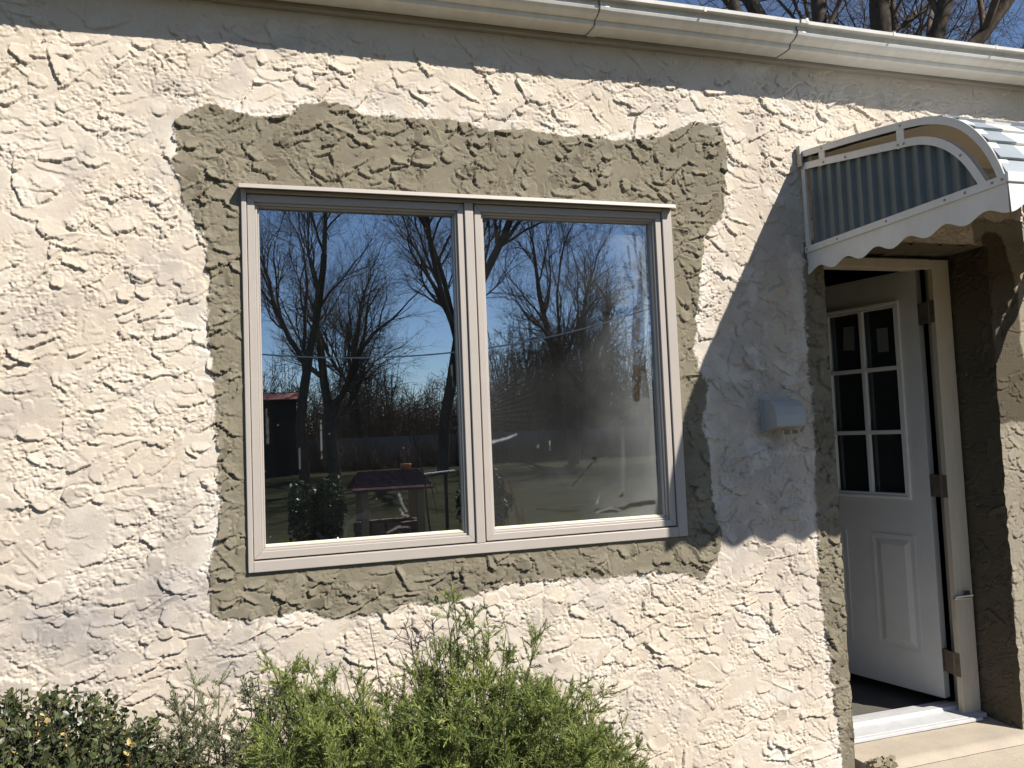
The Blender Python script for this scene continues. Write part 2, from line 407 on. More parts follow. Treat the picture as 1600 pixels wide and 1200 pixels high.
V = np.stack([XW, -(h - .004), ZZ], -1).reshape(-1, 3)
nz_, nx_ = XX.shape
idx = np.arange(nz_ * nx_).reshape(nz_, nx_)
cxm = (xs[:-1] + xs[1:]) / 2; czm = (zs[:-1] + zs[1:]) / 2
CX, CZ = np.meshgrid(cxm, czm)
keep = ~(((CX > -.07) & (CX < 1.485) & (CZ > 1.15) & (CZ < 2.375)) | ((CX > OPENX[0]) & (CX < OPENX[1]) & (CZ < LINT)))
F = np.stack([idx[:-1, :-1], idx[:-1, 1:], idx[1:, 1:], idx[1:, :-1]], -1)[keep]
wall = MB(); wall.addbig(V, F)
inr = ((XX > X0) & (XX < X1)).astype(np.float32)
att_mask = [np.stack([mort[ii, jj] * inr, stain[ii, jj], fringe[ii, jj] * inr, 1 - wet_shade[ii, jj] * inr], -1).reshape(-1, 4)]
att_tone = [TF[ii, jj].ravel()]
def return_face(o, u, v, n, un, vn, offs, dark=0.0, soft=False):  # dark: shade of the recess put into the mortar colour
    """a rough mortar return of the doorway: o + u*s + v*t, relief along n"""
    su = np.linspace(0, 1, un); sv = np.linspace(0, 1, vn)
    U, W_ = np.meshgrid(su, sv)
    i_ = (np.arange(vn) + offs[0]) % NZ; j_ = (np.arange(un) + offs[1]) % NX
    hh = Hm[np.ix_(i_, j_)] * .8
    hh = hh * sstep(np.minimum(U, 1 - U), 0, .04)
    o, u, v, n = (np.asarray(q, float) for q in (o, u, v, n))
    P = o + U[..., None] * u + W_[..., None] * v + hh[..., None] * n
    wall.sheet(P)
    k = un * vn
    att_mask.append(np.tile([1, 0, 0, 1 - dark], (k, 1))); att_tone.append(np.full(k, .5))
dep = .33
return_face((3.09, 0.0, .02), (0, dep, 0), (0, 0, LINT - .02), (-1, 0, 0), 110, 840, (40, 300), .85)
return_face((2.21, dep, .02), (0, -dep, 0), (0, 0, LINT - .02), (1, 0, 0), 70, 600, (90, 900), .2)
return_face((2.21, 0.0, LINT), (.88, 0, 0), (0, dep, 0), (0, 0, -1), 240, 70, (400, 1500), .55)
house = empty('house', (0, 0, 0), 'stucco house front with cream rough plaster, grey mortar patches and an open door', 'house')
wo = wall.build('wall', STUCCO, house, smooth=True, label='cream rough trowelled stucco wall with grey mortar patch round the window')
a = wo.data.attributes.new('mask', 'FLOAT_COLOR', 'POINT'); a.data.foreach_set('color', np.vstack(att_mask).astype(np.float32).ravel())
set_tone(wo, np.concatenate(att_tone))

# body of the house behind the plaster: side and back walls, roof, room
b = MB()
b.box(-4.0, -3.9, .36, 6.4, 0, 3.1); b.box(5.9, 6.0, .36, 6.4, 0, 3.1); b.box(-4.0, 6.0, 6.3, 6.4, 0, 3.1)
b.box(-4.0, -.09, .02, .36, 0, 3.14); b.box(1.505, 2.205, .02, .36, 0, 3.14); b.box(3.095, 6.0, .02, .36, 0, 3.14)
b.box(-.09, 1.505, .02, .36, 0, 1.12); b.box(-.09, 1.505, .02, .36, 2.40, 3.14); b.box(2.205, 3.095, .02, .36, 2.305, 3.14)
b.build('side_wall', FASC, house)
b = MB()
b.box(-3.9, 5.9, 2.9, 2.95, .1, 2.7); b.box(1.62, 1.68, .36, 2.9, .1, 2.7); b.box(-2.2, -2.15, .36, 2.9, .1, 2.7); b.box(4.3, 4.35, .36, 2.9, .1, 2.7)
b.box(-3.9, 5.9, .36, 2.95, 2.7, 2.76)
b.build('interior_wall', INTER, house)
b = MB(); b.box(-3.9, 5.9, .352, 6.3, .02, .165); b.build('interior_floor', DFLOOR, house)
rf = MB()
rf.prism([(-4.3, -.12, 3.13), (6.3, -.12, 3.13), (6.3, 3.2, 4.16), (-4.3, 3.2, 4.16)], (0, .02, .03))
rf.prism([(-4.3, 6.6, 3.10), (-4.3, 3.2, 4.16), (6.3, 3.2, 4.16), (6.3, 6.6, 3.10)], (0, -.02, .03))
rf.build('roof', SHINGLE, house)
b = MB(); b.box(-4.2, 6.2, -.024, .018, 3.037, 3.17); b.build('fascia', FASC, house, bevel=.003)

# ------------------------------------------------------------------ gutter
gut = empty('gutter', (0, -.1, 3.05), 'long white enamelled metal gutter along the eaves above the stucco wall', 'gutter')
prof = [(-.028, 3.140), (-.028, 3.055), (-.104, 3.050), (-.112, 3.052), (-.116, 3.060), (-.117, 3.068), (-.126, 3.069), (-.140, 3.071), (-.153, 3.076), (-.163, 3.084), (-.167, 3.092), (-.165, 3.098), (-.160, 3.102), (-.159, 3.110), (-.160, 3.118), (-.166, 3.120), (-.189, 3.118), (-.190, 3.128), (-.184, 3.131), (-.168, 3.132)]
def gutter_piece(x0, x1, sc=1.0):
    n = max(2, int((x1 - x0) / .25) + 1); X = np.linspace(x0, x1, n)
    p = np.array(prof); c = np.array([-.1, 3.09]); p = c + (p - c) * sc
    th = []
    for i in range(len(p)):
        a_, b_ = p[max(0, i - 1)], p[min(len(p) - 1, i + 1)]; t_ = (b_ - a_) / np.linalg.norm(b_ - a_); th.append((-t_[1], t_[0]))
    q = p + .0018 * np.array(th)
    ring = np.vstack([p, q[::-1]])
    sag = .0022 * np.sin(X * 1.7) + .0012 * np.sin(X * 4.1 + 1)
    g = np.stack([np.stack([np.full(n, x_), np.zeros(n), np.zeros(n)], -1) for x_ in [0]])[0]
    P = np.zeros((len(ring) + 1, n, 3)); P[:, :, 0] = X[None]
    rr = np.vstack([ring, ring[:1]])
    P[:, :, 1] = rr[:, 0][:, None]; P[:, :, 2] = rr[:, 1][:, None] + sag[None]
    return P
g = MB(); g.sheet(gutter_piece(-4.2, 6.2)); g.build('trough', GUT, gut)
for sx in (1.195, 2.045):
    j = MB(); j.sheet(gutter_piece(sx - .018, sx + .018, 1.045)); j.build('joint', GUT, gut)
    j = MB(); j.sheet(gutter_piece(sx - .0225, sx - .0182, 1.03)); j.build('seam', mat('seam_dark', (.12, .11, .10), .9), gut)  # narrow dark strip standing for the gap beside the joint
    j = MB(); j.box(sx + .004, sx + .014, -.196, -.160, 3.122, 3.137); j.build('joint_clip', GUT, gut, bevel=.001)
for hx in (-2.6, -1.75, -.9, .12, .78, 1.60, 2.48, 3.02, 3.55, 4.4, 5.3):
    j = MB(); j.box(hx - .005, hx + .005, -.1925, -.028, 3.1285, 3.1325); j.box(hx - .004, hx + .004, -.1925, -.1905, 3.112, 3.132); j.build('hanger', GUT, gut)

# ------------------------------------------------------------------ window
W0, W1, WB, WT = -.092, 1.507, 1.125, 2.397
win = MB()
yf, yb = -.030, .12
win.box(W0, W0 + .0165, yf, yb, WB, WT); win.box(W1 - .040, W1, yf, yb, WB, WT)
win.box(W0 + .0165, W1 - .040, yf, yb, WB, WB + .036); win.box(W0 + .0165, W1 - .040, yf, yb, WT - .012, WT)
win.box(.674, .706, yf - .001, yb, WB + .036, WT - .012)
wino = win.build('window', TAUPE, house, bevel=.0025, label='taupe two pane casement window')
def sash(x0, x1, z0, z1):
    s = MB(); fw = .040; y0, y1 = -.022, .055
    # mitred frame with a stepped bead on its inner edge
    for k, (inset, depth, wdt) in enumerate(((0, y0, .024), (.024, y0 + .010, .008), (.032, y0 + .020, .005))):
        a0, a1, c0, c1 = x0 + inset, x1 - inset, z0 + inset, z1 - inset
        o = [(a0, c0), (a1, c0), (a1, c1), (a0, c1)]
        i = [(a0 + wdt, c0 + wdt), (a1 - wdt, c0 + wdt), (a1 - wdt, c1 - wdt), (a0 + wdt, c1 - wdt)]
        for q in range(4):
            r = (q + 1) % 4
            s.prism([(o[q][0], depth, o[q][1]), (o[r][0], depth, o[r][1]), (i[r][0], depth, i[r][1]), (i[q][0], depth, i[q][1])], (0, y1 - depth - .002 * k, 0))
    return s
def haze_pane(x0, x1, z0, z1, seed, right):
    rg = np.random.default_rng(seed); st = .0045
    nx = int((x1 - x0) / st); nz = int((z1 - z0) / st)
    X, Z = np.meshgrid(np.linspace(x0, x1, nx), np.linspace(z0, z1, nz))
    Y = .018 + .0011 * (fbm(nz, nx, 90, rg, 2)) * 0
    p = MB(); p.sheet(np.stack([X, Y + 0 * X, Z], -1))
    u = (X - x0) / (x1 - x0); v = (Z - z0) / (z1 - z0)
    n = fbm(nz, nx, 40, rg, 4); st_ = vnoise(nz, nx, 60, rg, 2.2); s2 = vnoise(nz, nx, 120, rg, 6)
    hz = .003 + .005 * np.clip(n, 0, 1) + .006 * s2 * st_
    if right:
        hz += .010 + .135 * sstep(u + .20 * n - .02 * v, .36, 1.04) + .055 * sstep(u + .15 * n, .70, .95) + .030 * sstep(1 - v + .1 * n, .40, .95)
        arc = np.hypot(u - .25, (v - .82) * 1.75)                  # the swept fan of a half-hearted wipe
        hz *= 1 - .55 * sstep(arc, .58, .50) * sstep(u, .02, .2) * .9
        fan = np.abs(np.sin(np.arctan2(v - .35, u + .15) * 60)) * sstep(u, .35, .0) * sstep(np.abs(v - .40), .16, .02)
        hz += .03 * fan
    else:
        hz += .006 * sstep(1 - v, .75, 1.0) * (.5 + n) + .012 * sstep(v, .94, 1.0) * s2
    gr = np.zeros_like(hz); jn = fbm(nz, nx, 7, rg, 3, .7)
    def stroke(pts, r, val, soft=.5, jag=.35, grime=0):
        nonlocal hz, gr
        d = np.full(X.shape, 9.0)
        for (ax, az_), (bx, bz) in zip(pts[:-1], pts[1:]):
            ax, bx = x0 + ax * (x1 - x0), x0 + bx * (x1 - x0); az_, bz = z0 + az_ * (z1 - z0), z0 + bz * (z1 - z0)
            tx, tz = bx - ax, bz - az_; L2 = tx * tx + tz * tz + 1e-9
            t = np.clip(((X - ax) * tx + (Z - az_) * tz) / L2, 0, 1)
            d = np.minimum(d, np.hypot(X - ax - t * tx, Z - az_ - t * tz) + .004 * jn)
        k = 1 - sstep(d + r * jag * n, r * (1 - soft), r)
        if grime: gr = np.maximum(gr, grime * k * (.55 + .45 * sstep(jn, -.35, .2)))
        hz = hz * (1 - k) + val * k
    if right:
        for pts, r in (([(.86, .90), (.87, .83), (.885, .77), (.875, .72)], .007), ([(.905, .96), (.915, .88), (.935, .82), (.92, .76)], .007), ([(.82, .90), (.835, .84), (.845, .80)], .006),
                       ([(.955, .96), (.96, .88), (.965, .80)], .007), ([(.48, .81), (.55, .735), (.66, .71), (.81, .70), (.91, .715), (.965, .78)], .007),
                       ([(.66, .688), (.80, .684), (.90, .69)], .007), ([(.86, .70), (.88, .66)], .005), 
                       ([(.055, .17), (.07, .09), (.085, .01)], .006), ([(.10, .15), (.125, .08), (.15, .01)], .008), ([(.165, .06), (.17, .01)], .005),
                       ([(.93, .55), (.955, .32), (.97, .12)], .004), ([(.25, .055), (.40, .04), (.62, .036), (.90, .045)], .003), ([(.60, .035), (.72, .03), (.80, .045), (.95, .05)], .010),
                       ([(.595, .205), (.60, .20)], .008), ([(.58, .19), (.46, .12)], .003), ([(.74, .075), (.755, .08)], .006)): stroke(pts, r, .018, .6, .8)
        for pts, r, g_ in (([(.93, .80), (.925, .70), (.915, .58), (.91, .50)], .016, .55), ([(.90, .70), (.885, .60), (.88, .50), (.872, .40)], .017, .85), ([(.865, .92), (.872, .86)], .006, .6), ([(.905, .965), (.91, .92)], .007, .6),
                           ([(.845, .86), (.85, .83), (.87, .80)], .005, .6), ([(.975, .62), (.968, .56), (.97, .52)], .012, .6), ([(.965, .78), (.95, .73), (.91, .705), (.81, .695), (.70, .705)], .005, .45), ([(.935, .90), (.94, .84), (.93, .78)], .006, .45),
                           ([(.055, .17), (.07, .09), (.085, .01)], .005, .45), ([(.10, .15), (.125, .08), (.15, .01)], .007, .55), ([(.60, .030), (.72, .026), (.80, .04), (.95, .047)], .006, .4)): stroke(pts, r, .02, .55, .9, g_)
        for pts, r, v_ in (([(.02, .275), (.10, .285), (.15, .295)], .006, .40), ([(.60, .03), (.68, .04), (.74, .03)], .007, .22), ([(.965, .92), (.96, .45), (.965, .06)], .018, .24), ([(.78, .30), (.76, .10)], .010, .15),
                           ([(.27, .27), (.27, .25)], .002, .3), ([(.34, .27), (.34, .24)], .002, .3), ([(.72, .42), (.715, .38)], .002, .25), ([(.60, .06), (.62, .09)], .005, .25)): stroke(pts, r, v_, .9, .8)
        hz = np.where((np.abs(u - .925) < .022) & (v < .62) & (v > .40), hz * .6 + .02, hz)
    else:
        for pts, r, v_ in (([(.28, .36), (.281, .30), (.285, .24)], .0022, .22), ([(.17, .31), (.175, .26), (.175, .22)], .003, .12), ([(.083, .91), (.083, .90)], .003, .6), ([(.088, .895), (.10, .80)], .0014, .2),
                           ([(.12, .52), (.12, .46)], .0012, .15), ([(.97, .52), (.985, .40), (.985, .30)], .004, .10), ([(.02, .40), (.025, .30)], .004, .08),
                           ([(.665, .13), (.68, .10), (.70, .075)], .0028, .20), ([(.665, .085), (.685, .065), (.71, .06)], .003, .22), ([(.60, .015), (.66, .03), (.72, .025)], .003, .14)): stroke(pts, r, v_)
        sp = rg.random((nz, nx)) < .0006; hz = np.where(sp, .14, hz)
    return p, np.clip(hz, 0, .9).ravel(), gr.ravel()
for k, (x0, x1) in enumerate(((-.0735, .6725), (.7125, 1.464))):
    z0, z1 = WB + .041, WT - .016
    s = sash(x0, x1, z0, z1).build('sash', TAUPE, wino, bevel=.0018)
    bd = MB(); e = .037
    bd.prism([(x0 + e, -.002, z0 + e), (x1 - e, -.002, z0 + e), (x1 - e, .016, z0 + e + .006), (x0 + e, .016, z0 + e + .006)], (0, .004, -.010))
    bd.build('glazing_bead', BEAD, wino)
    p, hz, gm_ = haze_pane(x0 + .034, x1 - .034, z0 + .034, z1 - .034, 11 + k, k == 1)
    po = p.build('pane', GLASS, wino, label=('clear reflecting pane with a few drips', 'hazy pane with wiped smears along its right edge')[k])
    set_tone(po, hz)
    ga = po.data.attributes.new('grime', 'FLOAT', 'POINT'); ga.data.foreach_set('value', gm_.astype(np.float32))
c = MB(); c.prism([(W0 - .006, .0, WT + .020), (W0 - .006, -.062, WT + .008), (W0 - .006, -.064, WT - .006), (W0 - .006, -.058, WT - .006), (W0 - .006, -.056, WT + .002), (W0 - .006, .0, WT + .0015)], (W1 - W0 + .010, 0, 0))
c.build('drip_cap', TAUPE, wino, bevel=.001)
j = MB()                                                     # wooden liner of the opening inside
j.box(-.088, -.062, .122, .40, WB + .03, WT); j.box(1.46, 1.503, .122, .40, WB + .03, WT); j.box(-.062, 1.46, .122, .40, WT - .03, WT); j.box(-.062, 1.46, .122, .42, WB + .004, WB + .034)
j.build('window_liner', WOODT, wino)

wino.location.y = .016
# ------------------------------------------------------------------ door frame, door, threshold
fr = MB()
for (x0, x1) in ((2.975, 3.074), (2.226, 2.30)):
    fr.box(x0, x1, .198, .228, .172, 2.278)
fr.box(2.30, 2.975, .198, .228, 2.236, 2.278)
fr.box(3.060, 3.088, .228, .33, .172, 2.276); fr.box(2.212, 2.285, .228, .33, .172, 2.276); fr.box(2.285, 2.992, .228, .33, 2.248, 2.29)
fr.box(2.981, 2.985, .200, .228, .18, 2.25)
fro = fr.build('door_frame', CREAMP, house, bevel=.003)
lk = MB()
lk.box(3.010, 3.052, .190, .1985, .700, .735); lk.obox((3.0, .178, .716), (.040, -.012, .004), (.0025, .008, 0), (0, 0, .0035)); lk.obox((3.0, .186, .704), (.040, -.010, .001), (.002, .007, 0), (0, 0, .003))
lk.build('strike_hook', STEEL, fro, bevel=.001)
HG = np.array([2.972, .300, 0]); A = R(75)
du = np.array([-math.cos(A), math.sin(A), 0]); dn = np.array([-math.sin(A), -math.cos(A), 0])   # along the leaf, and out of its outer face
dz_ = np.array([0, 0, 1.])
def DP(u, n, z): return HG + du * u + dn * n + dz_ * z
def dbox(mb, u0, u1, n0, n1, z0, z1, mat_=0):
    mb.obox(DP((u0 + u1) / 2, (n0 + n1) / 2, (z0 + z1) / 2), du * (u1 - u0) / 2, dn * (n1 - n0) / 2, dz_ * (z1 - z0) / 2, mat_)
DB, DT, DWD = .224, 2.257, .81
d = MB()
L0, L1, LB, LT = .105, .705, 1.155, 2.105       # glazed opening
dbox(d, 0, L0, -.045, 0, DB, DT); dbox(d, L1, DWD, -.045, 0, DB, DT)
dbox(d, L0, L1, -.045, 0, DB, LB); dbox(d, L0, L1, -.045, 0, LT, DT)
door = d.build('door', DOORP, house, bevel=.0015, label='white door standing open inwards, six panes in view over raised panels')
lf = MB()
def ring(mb, u0, u1, z0, z1, w_, n0, n1, slope=0):
    o = [(u0, z0), (u1, z0), (u1, z1), (u0, z1)]; i = [(u0 + w_, z0 + w_), (u1 - w_, z0 + w_), (u1 - w_, z1 - w_), (u0 + w_, z1 - w_)]
    for q in range(4):
        r = (q + 1) % 4
        A_ = [DP(o[q][0], n0, o[q][1]), DP(o[r][0], n0, o[r][1]), DP(i[r][0], n0, i[r][1]), DP(i[q][0], n0, i[q][1])]
        B_ = [DP(o[q][0], n1 - slope, o[q][1]), DP(o[r][0], n1 - slope, o[r][1]), DP(i[r][0], n1, i[r][1]), DP(i[q][0], n1, i[q][1])]
        mb.add(np.array(A_ + B_), [(3, 2, 1, 0), (4, 5, 6, 7), (0, 1, 5, 4), (1, 2, 6, 5), (2, 3, 7, 6), (3, 0, 4, 7)])
ring(lf, L0 - .012, L1 + .012, LB - .012, LT + .012, .014, -.001, .011)
ring(lf, L0 + .002, L1 - .002, LB + .002, LT - .002, .014, -.02, .007, .004)
cw = (L1 - L0) / 3; rh = (LT - LB) / 3
for k in (1, 2): dbox(lf, L0 + cw * k - .010, L0 + cw * k + .010, -.016, .005, LB + .016, LT - .016)
for k in (1, 2):
    for c_ in range(3):
        dbox(lf, L0 + cw * c_ + .0105, L0 + cw * (c_ + 1) - .0105, -.0155, .0045, LB + rh * k - .010, LB + rh * k + .010)
lf.build('muntin_grille', WHITE, door, bevel=.0015)
for r_ in range(3):
    for c_ in range(3):
        gpa = MB(); u0, u1, z0, z1 = L0 + cw * c_ + .004, L0 + cw * (c_ + 1) - .004, LB + rh * r_ + .004, LB + rh * (r_ + 1) - .004
        dbox(gpa, u0, u1, -.030, -.026, z0, z1)
        go = gpa.build('pane', DGLASS, door); set_tone(go, np.full(8, .045))
for (u0, u1) in ((.093, .322), (.465, .700)):
    pn = MB()
    ring(pn, u0, u1, .405, .968, .012, -.002, .0035)
    ring(pn, u0 + .012, u1 - .012, .417, .956, .012, -.002, .0012)
    z0, z1, a0, a1 = .429, .944, u0 + .024, u1 - .024; w_ = .028
    P = [DP(a0, .0006, z0), DP(a1, .0006, z0), DP(a1, .0006, z1), DP(a0, .0006, z1), DP(a0 + w_, .008, z0 + w_), DP(a1 - w_, .008, z0 + w_), DP(a1 - w_, .008, z1 - w_), DP(a0 + w_, .008, z1 - w_)]
    pn.add(np.array(P), [(4, 5, 6, 7), (0, 1, 5, 4), (1, 2, 6, 5), (2, 3, 7, 6), (3, 0, 4, 7)])
    pn.build('raised_panel', DOORP, door)
for hz_ in (2.035, 1.215, .40):
    hb = MB(); hgt = .052
    hb.obox(HG + du * -.0012 + dn * -.022 + dz_ * hz_, du * .0012, dn * .020, dz_ * hgt)
    hb.box(2.9715, 2.9748, .199, .227, hz_ - hgt, hz_ + hgt)
    hb.prism([(2.9715, .227, hz_ - hgt), (2.9745, .227, hz_ - hgt), (2.990, .303, hz_ - hgt), (2.986, .303, hz_ - hgt)], (0, 0, 2 * hgt))
    hb.tube([(2.974, .232, hz_ - hgt - .003), (2.974, .232, hz_ + hgt + .003)], .0050, 10)
    hb.build('hinge', BRONZE, door)
for (u, z, w_, h_, t_) in ((.395, 1.965, .032, .062, .06), (.205, 1.935, .030, .060, 0)):
    pp = MB(); pp.obox(DP(u, -.0245, z), du * w_ + dz_ * t_ * w_, dn * .0006, dz_ * h_ - du * t_ * h_)
    tag(pp.build('paper_note', PAPER), ('pale paper note stuck behind the top left visible door pane', 'small pale paper note stuck behind the top pane nearest the hinges')[0 if u > .3 else 1], 'paper', 'paper notes on the door glass')
th = MB()
th.prism([(2.222, .142, .170), (2.222, .142, .181), (2.222, .150, .184), (2.222, .160, .184), (2.222, .163, .181), (2.222, .167, .184), (2.222, .245, .193), (2.222, .250, .206), (2.222, .285, .208), (2.222, .288, .196), (2.222, .345, .196), (2.222, .345, .170)], (.80, 0, 0))
th.box(3.022, 3.07, .165, .345, .170, .188)
th.build('threshold', SILL, house, bevel=.0008)

# stoop
stp = MB()
nx, ny = 110, 60
SX, SY = np.meshgrid(np.linspace(2.235, 4.2, nx), np.linspace(-.075, .351, ny))
rg = np.random.default_rng(3)
SZ = .166 + .0022 * fbm(ny, nx, 14, rg, 3)
ed = np.clip((SY + .075) / .05, 0, 1); SZ = SZ - .022 * (1 - ed) ** 2 + .003 * (1 - ed) * fbm(ny, nx, 5, rg, 2)
stp.sheet(np.stack([SX, SY, SZ], -1))
nz2 = 20; FX, FZ = np.meshgrid(np.linspace(2.235, 4.2, nx), np.linspace(0, 1, nz2))
top = SZ[0][None]; stp.sheet(np.stack([FX, -.078 - .006 * np.sin(FZ * 3.1) + .003 * fbm(nz2, nx, 9, rg, 3) * np.sin(FZ * 3.1), top * FZ], -1))
FY, FZ = np.meshgrid(np.linspace(.351, -.075, ny), np.linspace(0, 1, nz2)); stp.sheet(np.stack([np.full(FY.shape, 2.235), FY, SZ[::-1, 0][None] * FZ], -1))
stpo = stp.build('stoop', CONC, None, smooth=True); tag(stpo, 'worn tan concrete stoop under the open white door', 'step')
bl = MB(); rg = np.random.default_rng(5)
for k in range(70):
    p = np.array([2.245 + rg.random() ** 2 * .11, -.03 - rg.random() * .055, .163 + rg.random() * .012]); s_ = rg.uniform(.004, .016)
    a_ = unit(rg.normal(size=3)); b_ = unit(np.cross(a_, rg.normal(size=3))); c_ = np.cross(a_, b_)
    bl.obox(p, a_ * s_, b_ * s_ * .8, c_ * s_ * .5)
tag(bl.build('mortar_crumbs', mat('loose_mortar', (.27, .23, .155), .95, bump=.5), None), 'crumbs of loose grey mortar fallen on the stoop corner', 'debris', kind='stuff')

# ------------------------------------------------------------------ awning over the door
AX0, AX1 = 2.124, 3.36
aw = empty('door_awning', (2.74, -.02, 2.25), 'curved aluminium door awning with grey ribbed sides, white rails and scalloped edge', 'awning')
OUT = np.array([(-.004, 2.668), (-.145, 2.647), (-.298, 2.624), (-.428, 2.602), (-.551, 2.580), (-.65, 2.559), (-.72, 2.535), (-.78, 2.504), (-.828, 2.466), (-.866, 2.422), (-.898, 2.374), (-.922, 2.325), (-.937, 2.285), (-.946, 2.255)])
INN = np.array([(-.013, 2.616), (-.14, 2.594), (-.306, 2.562), (-.43, 2.540), (-.53, 2.520), (-.60, 2.508), (-.655, 2.492), (-.71, 2.466), (-.755, 2.434), (-.795, 2.396), (-.83, 2.350), (-.858, 2.302), (-.878, 2.262)])
def smooth_path(p, n):
    d = np.concatenate([[0], np.cumsum(np.hypot(*np.diff(p, axis=0).T))]); s = np.linspace(0, d[-1], n)
    q = np.stack([np.interp(s, d, p[:, 0]), np.interp(s, d, p[:, 1])], 1)
    for _ in range(6): q[1:-1] = (q[:-2] + 2 * q[1:-1] + q[2:]) / 4
    return q
OUTs = smooth_path(OUT, 70); INNs = smooth_path(INN, 60)
def normals(p):
    t = unit(np.gradient(p, axis=0)); return np.stack([-t[:, 1], t[:, 0]], 1)      # pointing inward/down or up; sign fixed below
def rail(mb, path, x0, x1, h_in):
    n = normals(path); n = n * np.where(n[:, 1:2] > 0, -1, 1) if abs(n[0, 1]) > .5 else n
    nn = n.copy()
    for k in range(1, len(nn)):
        if nn[k] @ nn[k - 1] < 0: nn[k] *= -1
    q = path + nn * h_in
    P = np.zeros((5, len(path), 3))
    for k, (x, s_) in enumerate(((x0, path), (x1, path), (x1, q), (x0, q), (x0, path))):
        P[k, :, 0] = x; P[k, :, 1] = s_[:, 0]; P[k, :, 2] = s_[:, 1]
    mb.sheet(P)
    for e in (0, -1): mb.add(P[:4, e], [(0, 1, 2, 3)])
for (xs_, sg) in ((AX0, 1), (AX1, -1)):
    r_ = MB(); rail(r_, OUTs, xs_, xs_ + sg * .004, .025); rail(r_, OUTs + normals(OUTs) * 0, xs_ - sg * .001, xs_ + sg * .038, .004); r_.build('outer_rail', ALU, aw)
    r_ = MB(); rail(r_, INNs, xs_ + sg * .002, xs_ + sg * .008, .027); rail(r_, INNs, xs_ + sg * .001, xs_ + sg * .022, .003); r_.build('inner_rail', ALU, aw)
    r_ = MB(); x_ = xs_ - sg * .002
    r_.box(min(x_, x_ + sg * .008), max(x_, x_ + sg * .008), -.946, -.004, 2.238, 2.264); r_.build('lower_rail', ALU, aw, bevel=.0012)
    r_ = MB(); r_.box(min(xs_, xs_ + sg * .012), max(xs_, xs_ + sg * .012), -.030, -.008, 2.2645, 2.605); r_.build('wall_post', ALU, aw, bevel=.001)
    for yy in (-.135, -.545):
        zt = np.interp(-yy, -OUTs[:, 0], OUTs[:, 1]) - .01; zb = np.interp(-yy, -INNs[:, 0], INNs[:, 1]) - .028
        r_ = MB(); r_.box(xs_ + sg * .0045 - .0022, xs_ + sg * .0045 + .0022, yy - .020, yy + .014, zb, zt); r_.build('standoff', ALU, aw)
    # ribbed side panel
    ys = np.linspace(-.030, -.872, 280); zt = np.interp(-ys, -INNs[:, 0], INNs[:, 1]) - .006
    ph = (-ys - .03) / .0545 % 1.0
    prof_ = np.clip(np.abs(ph - .5) * 5 - .75, 0, 1)
    sv = np.linspace(0, 1, 2)
    P = np.zeros((2, len(ys), 3)); P[:, :, 0] = xs_ + sg * (.010 + .016 * prof_)[None]; P[:, :, 1] = ys[None]; P[0, :, 2] = 2.258; P[1, :, 2] = np.maximum(zt, 2.259)
    r_ = MB(); r_.sheet(P); r_.build('side_panel', SLATE, aw)
    # scalloped side valance
    yv = np.linspace(-.004, -.945, 150); cyc = (-yv + .001) / .157
    zb = 2.162 - .0125 * np.cos(2 * np.pi * cyc)
    P = np.zeros((5, len(yv), 3)); xa, xb = xs_ + sg * .006, xs_ + sg * .0085
    for k, (x, z) in enumerate(((xa, np.full(len(yv), 2.240)), (xa, zb), (xb, zb), (xb, np.full(len(yv), 2.240)), (xa, np.full(len(yv), 2.240)))):
        P[k, :, 0] = x; P[k, :, 1] = yv; P[k, :, 2] = z
    r_ = MB(); r_.sheet(P); r_.build('side_valance', ALU, aw)
    def rivet(y, z, x=None):
        x = xs_ - sg * .0025 if x is None else x
        rv = MB(); rv.tube([(x + sg * .003, y, z), (x - sg * .0012, y, z), (x - sg * .0026, y, z)], [.0048, .0046, .002], 8); rv.build('rivet', RIVET, aw)
    for y in (-.20, -.46, -.72, -.80, -.90, -.935): rivet(y, 2.251)
    rivet(-.018, 2.252); rivet(-.020, 2.595)
    for y in (-.145, -.27, -.535, -.562, -.79): rivet(y, np.interp(-y, -INNs[:, 0], INNs[:, 1]) - (.016 if y > -.7 else .022), xs_ + sg * .001)
    for y in (-.14, -.553): rivet(y, np.interp(-y, -OUTs[:, 0], OUTs[:, 1]) - .013, xs_ - sg * .0005)
